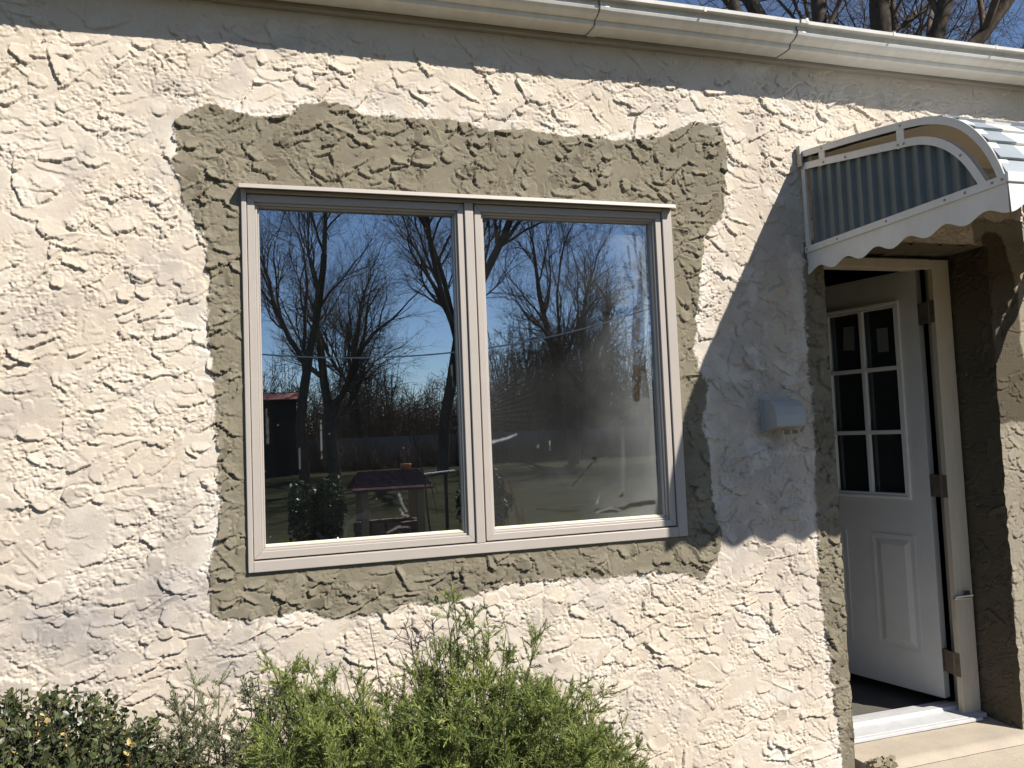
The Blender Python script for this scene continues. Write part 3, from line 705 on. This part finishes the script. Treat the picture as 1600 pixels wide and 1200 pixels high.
# slatted roof in grey and white bands
sl_ = MB(); pth = smooth_path(OUT, 200); pth = pth + np.stack([np.interp(np.arange(200), [0, 90, 199], [0, .004, .006]), np.interp(np.arange(200), [0, 90, 150, 199], [-.014, -.012, -.005, 0])], 1); nsl = 15
seg_l = np.linspace(0, 199, nsl + 1).astype(int)
bands = [AX0 + .006, AX0 + .105, AX0 + .235, AX0 + .375, AX0 + .515, AX0 + .655, AX0 + .795, AX0 + .935, AX0 + 1.065, AX1 - .006]
for k in range(nsl):
    p0 = pth[seg_l[k]]; p1 = pth[min(199, seg_l[k + 1] + 2)]
    t = (p1 - p0) / np.linalg.norm(p1 - p0); n = np.array([t[1], -t[0]])
    if n @ np.array([-.5, .8]) < 0: n = -n
    for i in range(len(bands) - 1):
        xa, xb = bands[i], bands[i + 1]; mi = 0 if i % 2 == 0 else 1
        sk = .012 if mi == 0 else -.012                           # slats of the grey bands reach further at their lower edge
        sk0 = -sk if i not in (0,) else 0
        lo = p1 + n * (.013 if mi == 0 else .0105) - t * .002; hi = p0 + n * (.003 if mi == 0 else .0015)
        lo2 = lo - n * .011; hi2 = hi - n * .004
        xe = (0 if i == len(bands) - 2 else sk)
        xs0 = 0 if i == 0 else -sk
        P = [(xa, *hi), (xb, *hi), (xb + xe, *lo), (xa + xs0, *lo), (xa, *hi2), (xb, *hi2), (xb + xe, *lo2), (xa + xs0, *lo2)]
        sl_.add(np.array(P), [(0, 1, 2, 3), (7, 6, 5, 4), (0, 4, 5, 1), (1, 5, 6, 2), (2, 6, 7, 3), (3, 7, 4, 0)], mi)
sl_.build('slatted_roof', [mat('awning_grey', (.30, .335, .36), .38, var=.08, scale=9), ALU], aw)
liner = MB(); q = pth[::5] + np.array([0, -.006]); P = np.zeros((2, len(q), 3)); P[0, :, 0] = AX0 + .042; P[1, :, 0] = AX1 - .042; P[:, :, 1] = q[None, :, 0] * .99; P[:, :, 2] = q[None, :, 1] - .004
liner.sheet(P); liner.build('underside', mat('underside_enamel', (.60, .52, .41), .5, var=.05), aw)
fb = MB(); fb.box(AX0 - .002, AX1 + .002, -.956, -.9465, 2.240, 2.270); fb.build('front_rail', ALU, aw, bevel=.0015)
xv = np.linspace(AX0 + .004, AX1 - .004, 190); cyc = (xv - AX0) / .155
zb = 2.163 - .0155 * np.cos(2 * np.pi * cyc)
P = np.zeros((5, len(xv), 3))
for k, (y, z) in enumerate(((-.950, np.full(len(xv), 2.242)), (-.954, zb), (-.9515, zb), (-.9475, np.full(len(xv), 2.242)), (-.950, np.full(len(xv), 2.242)))):
    P[k, :, 0] = xv; P[k, :, 1] = y; P[k, :, 2] = z
fv = MB(); fv.sheet(P); fv.build('front_valance', ALU, aw)
wb = MB(); wb.box(AX0 - .012, AX1 + .012, -.022, -.001, 2.646, 2.690); wb.box(AX0 - .012, AX0 - .004, -.030, -.001, 2.60, 2.646); wb.box(AX0 + .02, AX1 - .02, -.05, -.001, 2.610, 2.640); wb.build('wall_flashing', mat('flashing_metal', (.46, .43, .38), .55, var=.1), aw, bevel=.002)

# ------------------------------------------------------------------ vent hood on the wall
vh = empty('vent_hood', (1.95, 0, 1.50), 'small grey metal vent hood on the wall between window and door', 'vent')
hx0, hx1 = 1.872, 2.008
sec = [(-.004, 1.632), (-.030, 1.634), (-.058, 1.628), (-.082, 1.606), (-.094, 1.572), (-.096, 1.528)]
hd = MB()
def hshell(x0, x1, sec_, t=.003):
    P = np.zeros((2, len(sec_), 3)); P[0, :, 0] = x0; P[1, :, 0] = x1
    for k, (y, z) in enumerate(sec_): P[:, k, 1] = y; P[:, k, 2] = z
    return P
hd.sheet(hshell(hx0, hx1, sec))
for x in (hx0, hx1):
    s_ = 1 if x == hx0 else -1
    hd.prism([(x, y, z) for y, z in sec] + [(x, -.004, 1.506)], (s_ * .003, 0, 0))
hd.build('hood_shell', HOODM, vh, bevel=.001)
b2 = MB(); b2.box(hx0 - .006, hx1 + .006, -.010, .004, 1.500, 1.640); b2.build('base_plate', HOODM, vh, bevel=.002)
for (sx_, sz_) in ((hx0 - .001, 1.633), (hx1 + .001, 1.633), (hx0 - .001, 1.507), (hx1 + .001, 1.507)):
    sc_ = MB(); sc_.tube([(sx_, -.009, sz_), (sx_, -.0118, sz_), (sx_, -.0128, sz_)], [.0042, .004, .002], 8); sc_.build('screw', RIVET, vh)
b2 = MB(); b2.prism([(hx0 + .004, -.092, 1.526), (hx0 + .004, -.012, 1.505), (hx1 - .004, -.012, 1.505), (hx1 - .004, -.092, 1.526)], (0, 0, .003))
for k in range(3): b2.box(hx0 + .03 + k * .035, hx0 + .036 + k * .035, -.09, -.02, 1.496, 1.512)
b2.build('damper', mat('damper_tan', (.40, .37, .30), .6), vh)

# ------------------------------------------------------------------ things inside
fa = empty('kitchen_faucet', (.30, .33, 1.16), 'bent steel faucet seen through the left window pane', 'faucet')
t = MB(); t.tube([(.235, .33, 1.165), (.245, .33, 1.195), (.262, .33, 1.226), (.29, .33, 1.247), (.325, .33, 1.254)], [.017, .014, .012, .012, .013], 12); t.build('spout', FAUC, fa, smooth=True)
t = MB(); t.tube([(.333, .33, 1.236), (.333, .33, 1.275)], [.014, .015], 12); t.build('nozzle', FAUC, fa, smooth=True)
t = MB(); t.tube([(.20, .33, 1.160), (.20, .33, 1.170)], [.04, .036], 14); t.tube([(.185, .33, 1.165), (.14, .325, 1.20)], [.012, .007], 8); t.build('handle', FAUC, fa, smooth=True)

# ------------------------------------------------------------------ ground
def plane(name, x0, x1, y0, y1, z, M, kind='structure'):
    p = MB(); p.add([(x0, y0, z), (x1, y0, z), (x1, y1, z), (x0, y1, z)], [(0, 1, 2, 3)]); o = p.build(name, M); o['kind'] = kind; return o
plane('lawn', -900, 900, -900, 900, 0, LAWN)
plane('planting_bed', -3.9, 2.2, -1.1, .01, .004, SOIL)
plane('path', 2.3, 4.1, -7, -.08, .006, mat('weathered_path', (.34, .30, .245), .95, var=.15, scale=3, bump=.4))

# ------------------------------------------------------------------ shrubs
def juniper(name, label, cx, cy, spikes, nmain, seed, M, profx, profz, ys, dens=1.0):
    """feathery evergreen: stems, side sprays and tiny scale-leaf branchlets"""
    rg = np.random.default_rng(seed)
    root = empty(name, (cx, cy, 0), label, 'shrub')
    st = MB(); nd_p = []; nd_d = []; nd_t = []
    for k in range(nmain):
        if k < len(spikes): tip = np.array(spikes[k], float)
        else:
            tx = rg.uniform(profx[0], profx[-1]); tip = np.array([tx, rg.uniform(*ys), np.interp(tx, profx, profz) * (1 - .45 * rg.random() ** 1.6)])
        base = np.array([cx + (tip[0] - cx) * .35 + rg.normal(0, .04), cy + rg.normal(0, .04), .15])
        n = 14; s_ = np.linspace(0, 1, n)[:, None]
        mid = np.array([base[0] * .55 + tip[0] * .45, base[1] * .55 + tip[1] * .45, tip[2] * .55 + rg.uniform(-.03, .05)])
        P = (1 - s_) ** 2 * base + 2 * s_ * (1 - s_) * mid + s_ ** 2 * tip
        P[1:-1] += rg.normal(0, .006, (n - 2, 3))
        st.tube(P, np.linspace(.007, .0010, n), 4, cap=False)
        tg = unit(np.gradient(P, axis=0)); tone0 = rg.uniform(0, .8)
        for j in range(int(30 * dens)):
            f = 1 - rg.random() ** 1.2 * .62; i_ = min(n - 1, int(f * n)); p0 = P[i_] + (P[min(n - 1, i_ + 1)] - P[i_]) * rg.random(); d0 = tg[i_]
            sd = unit(rg.normal(size=3)); dr = unit(d0 * .75 + sd * .85 + np.array([0, 0, .12]))
            L = rg.uniform(.045, .115) * (1.25 - .6 * f)
            Q = np.array([p0, p0 + dr * L * .5 + rg.normal(0, .004, 3), p0 + dr * L])
            st.tube(Q, [.0013, .0010, .0006], 3, 1, cap=False)
            tn = np.clip(tone0 * .6 + rg.uniform(-.15, .4), 0, .86)
            m_ = 27; g_ = rg.random(m_) ** .8
            nd_p.append(Q[0] + (Q[2] - Q[0]) * g_[:, None])
            nd_d.append(unit(dr + unit(rg.normal(size=(m_, 3))) * .75 + np.array([0, 0, .1])) * (rg.uniform(.008, .022, (m_, 1)) * (1.1 - .4 * g_[:, None])))
            nd_t.append(np.clip(tn + rg.normal(0, .1, m_), 0, .86) + (rg.random(m_) < .012) * .12)
    so_ = st.build('stems', [STEMM, M], root, smooth=True); set_tone(so_, np.full(len(so_.data.vertices), .35))
    p = np.vstack(nd_p); d_ = np.vstack(nd_d); t_ = np.concatenate(nd_t)
    sd = unit(np.cross(d_, rg.normal(size=d_.shape))) * rg.uniform(.0008, .0015, (len(p), 1))
    fo = MB(); fo.addbig(np.stack([p - sd * .6, p + sd * .6, p + d_ * .6 + sd, p + d_, p + d_ * .6 - sd], 1).reshape(-1, 3), np.arange(len(p) * 5).reshape(-1, 5))
    fo_ = fo.build('foliage', M, root); set_tone(fo_, np.repeat(t_, 5))
    return root
juniper('juniper_shrub', 'bright green feathery juniper shrub below the window', .47, -.47,
        [(.50, -.42, 1.05), (.47, -.44, 1.03), (.55, -.44, 1.0), (.60, -.42, .97), (.52, -.48, .98), (.58, -.5, .96), (.66, -.40, .95), (.74, -.42, .90), (.72, -.5, .93), (-.02, -.46, .935), (.03, -.5, .92), (.08, -.42, .90), (.14, -.5, .89), (.00, -.40, .86), (.20, -.5, .87),
         (.87, -.46, .77), (.95, -.44, .72), (.92, -.36, .70), (1.02, -.42, .60), (1.05, -.46, .56), (.88, -.52, .74), (.8, -.55, .78), (.36, -.5, .88), (.43, -.52, .92), (.62, -.55, .90)],
        470, 21, JUNI, (-.08, -.02, .08, .20, .32, .40, .50, .62, .72, .82, .92, 1.02, 1.12), (.76, .84, .83, .77, .77, .82, .88, .85, .80, .71, .63, .52, .40), (-.74, -.27), .95)
juniper('juniper_shrub', 'thin grey green juniper between the boxwood and the bright juniper', -.16, -.40,
        [(-.22, -.42, .90), (-.16, -.4, .89), (-.26, -.45, .86), (-.08, -.42, .85), (-.05, -.45, .84)], 64, 22, JUNG, (-.40, -.30, -.2, -.1, .0, .06), (.74, .78, .82, .80, .80, .78), (-.62, -.25), .85)
def boxwood(cx, cy, rx, ry, hgt, seed):
    rg = np.random.default_rng(seed)
    root = empty('boxwood_shrub', (cx, cy, 0), 'dark small leaved boxwood shrub with a few yellow leaves in the bottom left corner', 'shrub')
    st = MB(); LP = []; LD = []; LS = []; LT_ = []
    for k in range(1250):
        a_ = rg.uniform(0, 2 * np.pi); q = rg.random() ** .5
        top = hgt * (1 - .38 * q ** 2.2) * rg.uniform(.84, 1.03)
        tip = np.array([cx + rx * q * math.cos(a_), cy + ry * q * math.sin(a_), top])
        base = np.array([cx + rx * q * .75 * math.cos(a_) + rg.normal(0, .07), cy + ry * q * .75 * math.sin(a_) + rg.normal(0, .06), .05 + top * .35])
        n = 8; s_ = np.linspace(0, 1, n)[:, None]; P = base + (tip - base) * s_; P[1:-1] += rg.normal(0, .012, (n - 2, 3))
        st.tube(P, np.linspace(.0032, .001, n), 4, cap=False)
        ax = unit(tip - base); L = np.linalg.norm(tip - base); yel = rg.random() < .06; tn = rg.uniform(0, .75)
        for j in range(56):
            f = 1 - rg.random() ** 1.25 * .8; p0 = base + (tip - base) * f
            sd = unit(np.cross(ax, rg.normal(size=3))); dr = unit(sd * .9 + ax * rg.uniform(.2, 1.0))
            LP.append(p0); LD.append(dr); LS.append(rg.uniform(.012, .021)); LT_.append(1.0 if (yel and rg.random() < .7) else np.clip(tn + rg.normal(0, .12), 0, .8))
    st.build('stems', STEMM, root)
    p = np.array(LP); d_ = np.array(LD); s_ = np.array(LS)[:, None]
    sd = unit(np.cross(d_, rg.normal(size=d_.shape))); up = np.cross(d_, sd)
    pts = [p, p + d_ * s_ * .3 + sd * s_ * .26 + up * s_ * .07, p + d_ * s_ * .75 + sd * s_ * .24 + up * s_ * .06, p + d_ * s_ * 1.05 - up * s_ * .03, p + d_ * s_ * .75 - sd * s_ * .24 + up * s_ * .06, p + d_ * s_ * .3 - sd * s_ * .26 + up * s_ * .07, p + d_ * s_ * .5]
    Vn = np.stack(pts, 1); N_ = len(p); i0 = (np.arange(N_) * 7)[:, None]
    q4 = np.concatenate([i0 + np.array([[0, 1, 2, 6]]), i0 + np.array([[6, 2, 3, 4]]), i0 + np.array([[0, 6, 4, 5]])])
    fo = MB(); fo.addbig(Vn.reshape(-1, 3), q4)
    o = fo.build('foliage', BOXL, root, smooth=True); set_tone(o, np.repeat(LT_, 7)); return root
boxwood(-.62, -.50, .50, .34, .95, 31)
# bare dead twigs standing among the junipers
def dead_twigs(label, base, tips, seed):
    rg = np.random.default_rng(seed); mb = MB()
    for tp in tips:
        b0 = np.array(base) + rg.normal(0, .02, 3) * np.array([1, 1, 0]); tp = np.array(tp); n = 9
        P = b0 + (tp - b0) * np.linspace(0, 1, n)[:, None]; P[1:-1] += rg.normal(0, .006, (n - 2, 3)); mb.tube(P, np.linspace(.004, .0011, n), 5)
        for j in range(12):
            f = rg.uniform(.55, 1); q0 = b0 + (tp - b0) * f; dr = unit(unit(tp - b0) + rg.normal(size=3) * .7) * rg.uniform(.02, .07)
            mb.tube([q0, q0 + dr * .5 + rg.normal(0, .003, 3), q0 + dr], [.0018, .0013, .0008], 4)
            for i in range(3):
                d2 = unit(unit(dr) + rg.normal(size=3) * .8) * rg.uniform(.01, .03); mb.tube([q0 + dr * .6, q0 + dr * .6 + d2], [.0012, .0007], 3, cap=False)
    return tag(mb.build('dead_branch', DEADT), label, 'branch', 'dead branches in the planting bed')
dead_twigs('bushy grey dead branch beside the tip of the bright juniper', (.50, -.36, .5), [(.36, -.33, .99), (.38, -.36, .97), (.42, -.34, .95), (.45, -.32, .98), (.34, -.35, .92), (.47, -.36, .93)], 41)
tw = MB(); rg = np.random.default_rng(2)
for (a0, a1) in (((.33, -.3, .55), (.262, -.28, .985)), ((.31, -.3, .5), (.17, -.27, .875))):
    P = np.array(a0) + (np.array(a1) - np.array(a0)) * np.linspace(0, 1, 10)[:, None]; P[1:-1] += rg.normal(0, .003, (8, 3)); tw.tube(P, np.linspace(.0035, .0012, 10), 5)
tag(tw.build('dead_branch', DEADT), 'two thin bare stalks against the stucco left of the juniper tip', 'branch', 'dead branches in the planting bed')
dead_twigs('small forked grey dead branch left of the bright juniper', (-.03, -.42, .55), [(-.03, -.40, .89), (-.06, -.41, .90), (.0, -.40, .87)], 43)

# ------------------------------------------------------------------ bare trees
def bare_tree(name, label, base, height, r0, seed, detail=5, lean=(0, 0), spread=.55, group=None, twist=.05, first=.28):
    rg = np.random.default_rng(seed)
    root = empty(name, base, label, 'tree', group)
    tr = MB(); tw = MB(); base = np.array(base, float)
    def grow(p, d, L, r, lev):
        n = 8 if lev < 3 else 5
        P = [p]; dd = d.copy(); tws = twist * (1, 1.7, 2.2, 3, 3.6, 4)[lev]
        for k in range(n - 1):
            dd = unit(dd + rg.normal(0, tws, 3) + np.array([0, 0, (.02, .07, .06, .03, .02, .02)[lev]])); P.append(P[-1] + dd * L / (n - 1))
        P = np.array(P); r1 = r * (.80 if lev < 2 else .45)
        (tr if lev < 2 else tw).tube(P, np.linspace(r, r1, n), (9, 8, 6, 4, 3, 3)[lev], cap=False)
        if lev >= detail: return
        nch = ((2, 4, 6, 5, 4)[lev]) + int(rg.random() < .5)
        for k in range(nch):
            f = rg.uniform(.30, 1.0) if lev > 0 else rg.uniform(.6, 1.0)
            i_ = min(n - 1, int(f * (n - 1) + .5)); tg = unit(P[min(n - 1, i_ + 1)] - P[max(0, i_ - 1)])
            sd = unit(np.cross(tg, rg.normal(size=3))); dr = unit(tg + sd * rg.uniform(.45, 1.1) * spread * 1.35)
            ra = (r + (r1 - r) * i_ / (n - 1)) * (rg.uniform(.42, .68) if lev < 2 else rg.uniform(.35, .6))
            grow(P[i_], dr, L * rg.uniform(.50, .78) * (1.0 if lev else 1.25), max(ra, .0045), lev + 1)
        if lev < 4: grow(P[-1], unit(dd + rg.normal(0, .12, 3)), L * .74, r1 * .92, min(lev + 1, 4) if lev else 1)
    grow(base - np.array([0, 0, .1]), unit(np.array([lean[0], lean[1], 1.0])), height * first, r0, 0)
    tr.build('trunk', BARK, root, smooth=True); tw.build('branches', TWIG, root, smooth=True)
    return root
# behind the house, over the roof (seen directly)
BT = 'bare trees behind the roof'
bare_tree('bare_tree', 'slim bare tree above the gutter, leftmost of those over the roof', (9.2, 9.6, 0), 15, .13, 51, first=.66, detail=5, spread=.8, group=BT)
bare_tree('bare_tree', 'bare tree with two upright stems above the second gutter joint', (10.4, 10.0, 0), 16, .19, 52, first=.52, detail=5, spread=.85, group=BT)
bare_tree('bare_tree', 'thick dark bare tree forking low above the awning', (11.6, 10.2, 0), 17, .30, 53, first=.52, detail=5, spread=.9, group=BT)
bare_tree('bare_tree', 'bare tree with long arching boughs right of the thick forking tree', (13.2, 11.0, 0), 15, .19, 54, first=.42, detail=5, spread=1.0, group=BT)
bare_tree('bare_tree', 'dark bare tree leaning to the right in the top right corner', (11.6, 8.2, 0), 15, .25, 55, first=.70, detail=5, spread=.9, lean=(.42, 0), group=BT)
# in the yard behind the camera (seen mirrored in the window)
RT = 'bare trees across the yard'
t1 = bare_tree('bare_tree', 'tall bare tree mirrored at the left of the left pane, trunk bent', (1.0, -27, 0), 17, .20, 61, first=.30, detail=5, group=RT)
t2 = bare_tree('bare_tree', 'broad bare tree with spreading limbs mirrored in the left pane middle', (2.3, -30, 0), 15, .26, 62, first=.22, spread=.7, detail=5, group=RT)
t3 = bare_tree('bare_tree', 'tall bare tree with forked crown mirrored beside the mullion', (6.3, -28, 0), 18, .24, 63, first=.34, detail=5, group=RT)
for (src, x, y, rz, sc, lab) in ((t2, 12.6, -30, 2.1, 1.0, 'wide bare tree mirrored in the middle of the hazy right pane'), (t3, 9.3, -36, 4.0, .95, 'bare tree mirrored near the left edge of the hazy right pane'),
                                 (t1, 17.5, -31, 1.2, 1.0, 'bare tree mirrored behind the smears at the right pane edge'), (t2, -3.5, -33, 4.4, 1.0, 'bare tree in the yard left of those mirrored in the window'),
                                 (t1, 15.0, -38, 3.3, 1.1, 'far bare tree mirrored right of the middle of the right pane'), (t3, 22.5, -33, .8, 1.0, 'bare tree standing far right across the yard'), (t1, 4.6, -39, 5.2, .9, 'far thin bare tree mirrored between the two big trees of the left pane')):
    o = copy_tree(src); o.location = (x, y, 0); o.rotation_euler = (0, 0, rz); o.scale = (sc, sc, sc); o['label'] = lab
# thicket at the end of the yard reads as one mass
tk = MB(); rg = np.random.default_rng(71)
for k in range(2300):
    x = rg.uniform(-24, 42) if k % 3 else rg.choice([6.0, 16.0, 19.0]) + rg.normal(0, 2.6); y = rg.uniform(-52, -39); hgt = rg.uniform(1.6, 5.2) * (1 + .22 * math.sin(x * .45) + .25 * math.sin(x * 1.3 + 1) + (.55 if 13 < x < 26 else 0))
    b0 = np.array([x, y, 0]); d0 = unit(np.array([rg.normal(0, .14), rg.normal(0, .14), 1])); n = 5
    P = b0 + d0 * hgt * np.linspace(0, 1, n)[:, None]; P[1:] += rg.normal(0, .12, (n - 1, 3)); tk.tube(P, np.linspace(rg.uniform(.02, .055), .010, n), 4, cap=False)
    for j in range(14):
        f = rg.uniform(.15, 1); q0 = b0 + d0 * hgt * f; dr = unit(d0 * .5 + rg.normal(size=3) * .85) * rg.uniform(.4, 1.5)
        tk.tube([q0, q0 + dr * .5 + rg.normal(0, .08, 3), q0 + dr], [.018, .012, .006], 3, cap=False)
        for i in range(2):
            d2 = unit(unit(dr) + rg.normal(size=3) * .7) * rg.uniform(.3, .8); tk.tube([q0 + dr * .6, q0 + dr * .6 + d2], [.012, .006], 3, cap=False)
for k in range(1500):                                        # low brush in front of the fence
    x = rg.uniform(-16, 34); y = rg.uniform(-37.5, -35); b0 = np.array([x, y, 0]); hh = rg.uniform(.5, 2.6) * (.45 + .55 * abs(math.sin(x * .55)))
    for j in range(9):
        dr = unit(np.array([rg.normal(0, .4), rg.normal(0, .3), 1.0])) * hh * rg.uniform(.5, 1); tk.tube([b0, b0 + dr * .5 + rg.normal(0, .05, 3), b0 + dr], [.012, .009, .005], 3, cap=False)
tag(tk.build('thicket', TWIG), 'dense leafless thicket at the far end of the yard', 'thicket', kind='stuff')
# fence
fc = empty('vinyl_fence', (8, -38, 0), 'long pale vinyl fence across the far end of the lawn', 'fence')
f_ = MB(); px = np.arange(-22, 42, 2.4)
for x in px:
    pb = MB(); pb.box(x - .065, x + .065, -38.07, -37.93, 0, 1.60); pb.prism([(x - .08, -38.08, 1.60), (x + .08, -38.08, 1.60), (x + .08, -37.92, 1.60), (x - .08, -37.92, 1.60)], (0, 0, .05)); pb.build('post', VINYL, fc)
for x in px[:-1]:
    f_.box(x + .066, x + 2.334, -38.02, -37.98, .12, 1.46); f_.box(x + .066, x + 2.334, -38.035, -37.965, 1.4605, 1.54); f_.box(x + .066, x + 2.334, -38.035, -37.965, .04, .1195)
    for q in np.arange(x + .22, x + 2.3, .15): f_.box(q, q + .006, -37.979, -37.974, .13, 1.45)
f_.build('panels', VINYL, fc)
# small roofed wishing well on the lawn
ww = empty('wishing_well', (1.6, -9, 0), 'low wishing well with purplish shingled roof mirrored in the left pane', 'wishing well')
r_ = MB()
r_.prism([(1.02, -9.5, .78), (2.18, -9.5, .78), (2.05, -9.0, 1.02), (1.15, -9.0, 1.02)], (0, .01, .03)); r_.prism([(2.18, -8.5, .78), (1.02, -8.5, .78), (1.15, -9.0, 1.02), (2.05, -9.0, 1.02)], (0, -.01, .03))
for k in range(1, 6):
    f = k / 6; r_.prism([(1.02 + .13 * f, -8.5 - .5 * f, .80 + .24 * f), (2.18 - .13 * f, -8.5 - .5 * f, .80 + .24 * f), (2.18 - .13 * f, -8.53 - .5 * f, .835 + .24 * f), (1.02 + .13 * f, -8.53 - .5 * f, .835 + .24 * f)], (0, .012, .004))
r_.build('roof', mat('purple_shingle', (.19, .10, .11), .95, var=.35, scale=12, spec=.1), ww)
for (x, y) in ((1.2, -8.65), (2.0, -8.65), (1.2, -9.35), (2.0, -9.35)):
    pb = MB(); pb.box(x - .05, x + .05, y - .05, y + .05, 0, .80); pb.build('post', WOODT, ww)
pb = MB()
for k in range(14):
    a_ = k * 2 * math.pi / 14
    for l in range(2): pb.obox((1.6 + .46 * math.cos(a_ + l * .22), -9 + .30 * math.sin(a_ + l * .22), .09 + l * .15), (.10 * -math.sin(a_), .08 * math.cos(a_), 0), (.05 * math.cos(a_), .05 * math.sin(a_), 0), (0, 0, .07))
pb.build('well_ring', mat('well_brick', (.22, .13, .09), .9, var=.25), ww, bevel=.01)
pt = MB(); pt.tube([(1.86, -9.0, 1.045), (1.86, -9.0, 1.12), (1.86, -9.0, 1.135)], [.07, .085, .08], 14)
tag(pt.build('clay_pot', mat('terracotta', (.45, .17, .07), .8), smooth=True), 'small orange clay pot on the wishing well roof ridge', 'pot')
bd = MB(); bd.obox((2.32, -8.9, .985), (.26, .02, .018), (0, .06, 0), (0, 0, .008))
pk = tag(bd.build('plank_shelf', WHITE), 'pale plank shelf on a post beside the wishing well', 'shelf')
bd = MB(); bd.box(2.42, 2.46, -8.93, -8.87, 0, .972); bd.build('post', BARK, pk)
# dark round shrub beside the well
def round_shrub(label, c, rad, hgt, seed):
    rg = np.random.default_rng(seed); root = empty('garden_shrub', (c[0], c[1], 0), label, 'shrub'); st = MB(); N_ = 2600
    for k in range(40):
        a_ = rg.uniform(0, 6.28); q = rg.random() ** .5; st.tube([(c[0], c[1], 0), (c[0] + rad * q * .5 * math.cos(a_), c[1] + rad * q * .5 * math.sin(a_), hgt * .5), (c[0] + rad * q * math.cos(a_), c[1] + rad * q * math.sin(a_), hgt * (1 - .4 * q * q))], [.02, .012, .004], 4, cap=False)
    st.build('stems', STEMM, root)
    dd = unit(rg.normal(size=(N_, 3))); rr = rg.random(N_)[:, None] ** .35 * (1 + .25 * np.sin(dd[:, :1] * 6 + seed)); p = np.array([c[0], c[1], hgt * .5]) + dd * rr * np.array([rad, rad, hgt * .52]); p[:, 2] = np.maximum(p[:, 2], .03)
    a_ = unit(rg.normal(size=(N_, 3))) * .05; b_ = unit(np.cross(a_, rg.normal(size=(N_, 3)))) * .022
    fo = MB(); fo.addbig(np.stack([p - a_, p + b_, p + a_, p - b_], 1).reshape(-1, 3), np.arange(N_ * 4).reshape(-1, 4)); o = fo.build('foliage', BOXL, root); set_tone(o, np.repeat(rg.uniform(0, .25, N_), 4))
round_shrub('dark rounded shrub left of the wishing well, mirrored in the left pane', (.62, -9.3), .48, .95, 81)
round_shrub('dark rounded shrub right of the wishing well by the mullion', (3.1, -9.0), .42, .9, 82)
sp_ = empty('sapling', (1.78, -7, 0), 'thin bare sapling mirrored beside the wishing well roof', 'sapling')
q = MB(); q.tube([(1.86, -7, 0), (1.80, -7, .6), (1.78, -7, .99), (1.71, -7.02, 1.30), (1.67, -7, 1.47)], [.014, .012, .011, .010, .009], 6); q.build('trunk', BARK, sp_)
for pp_ in ([(1.67, -7, 1.47), (1.62, -7, 1.66), (1.60, -7, 1.79), (1.53, -7, 1.83), (1.40, -7.05, 1.83)], [(1.67, -7, 1.47), (1.76, -7, 1.56), (1.82, -7, 1.70), (1.84, -7, 1.84)], [(1.78, -7, .99), (1.86, -7, .9), (1.90, -7, .7), (1.93, -7, .55)], [(1.60, -7, 1.79), (1.66, -7, 1.87), (1.80, -7, 1.90)], [(1.78, -7, 1.05), (1.87, -7, 1.0), (1.95, -7, .8)]):
    q = MB(); q.tube(pp_, np.linspace(.008, .003, len(pp_)), 5); q.build('branch', BARK, sp_)
# shed with red roof, overhead wire
sh = empty('garden_shed', (-2.2, -35, 0), 'small shed with a red roof mirrored at the left edge of the window', 'shed')
pb = MB(); pb.box(-4.4, .95, -36.6, -34.0, 0, 3.35); pb.build('shed_wall', mat('shed_board', (.03, .028, .026), .9, var=.2), sh)
pb = MB(); pb.prism([(-4.7, -33.7, 3.36), (1.18, -33.7, 3.36), (1.18, -35.3, 3.72), (-4.7, -35.3, 3.72)], (0, 0, .04)); pb.prism([(1.18, -36.9, 3.36), (-4.7, -36.9, 3.36), (-4.7, -35.302, 3.72), (1.18, -35.302, 3.72)], (0, 0, .07)); pb.build('roof', mat('red_roof', (.50, .13, .08), .7, var=.15), sh)
wr = MB(); xx = np.linspace(-9.5, 14.5, 60); wr.tube(np.stack([xx, np.full(60, -20.0), 3.83 + .0135 * (xx - 2.4) ** 2 * 1.3], -1), .024, 6)
wr2 = wr.build('overhead_wire', mat('wire_sheath', (.75, .75, .72), .6)); tag(wr2, 'pale sagging wire across the yard mirrored in the left pane', 'wire')
for x in (-9.5, 14.5):
    z = 3.83 + .0135 * (x - 2.4) ** 2 * 1.3
    pb = MB(); pb.tube([(x, -20.0, 0), (x, -20.0, z + .15)], [.09, .07], 10); tag(pb.build('wire_pole', BARK), 'wooden pole holding the %s end of the sagging wire' % ('left' if x < 0 else 'right'), 'pole', 'poles of the sagging wire')
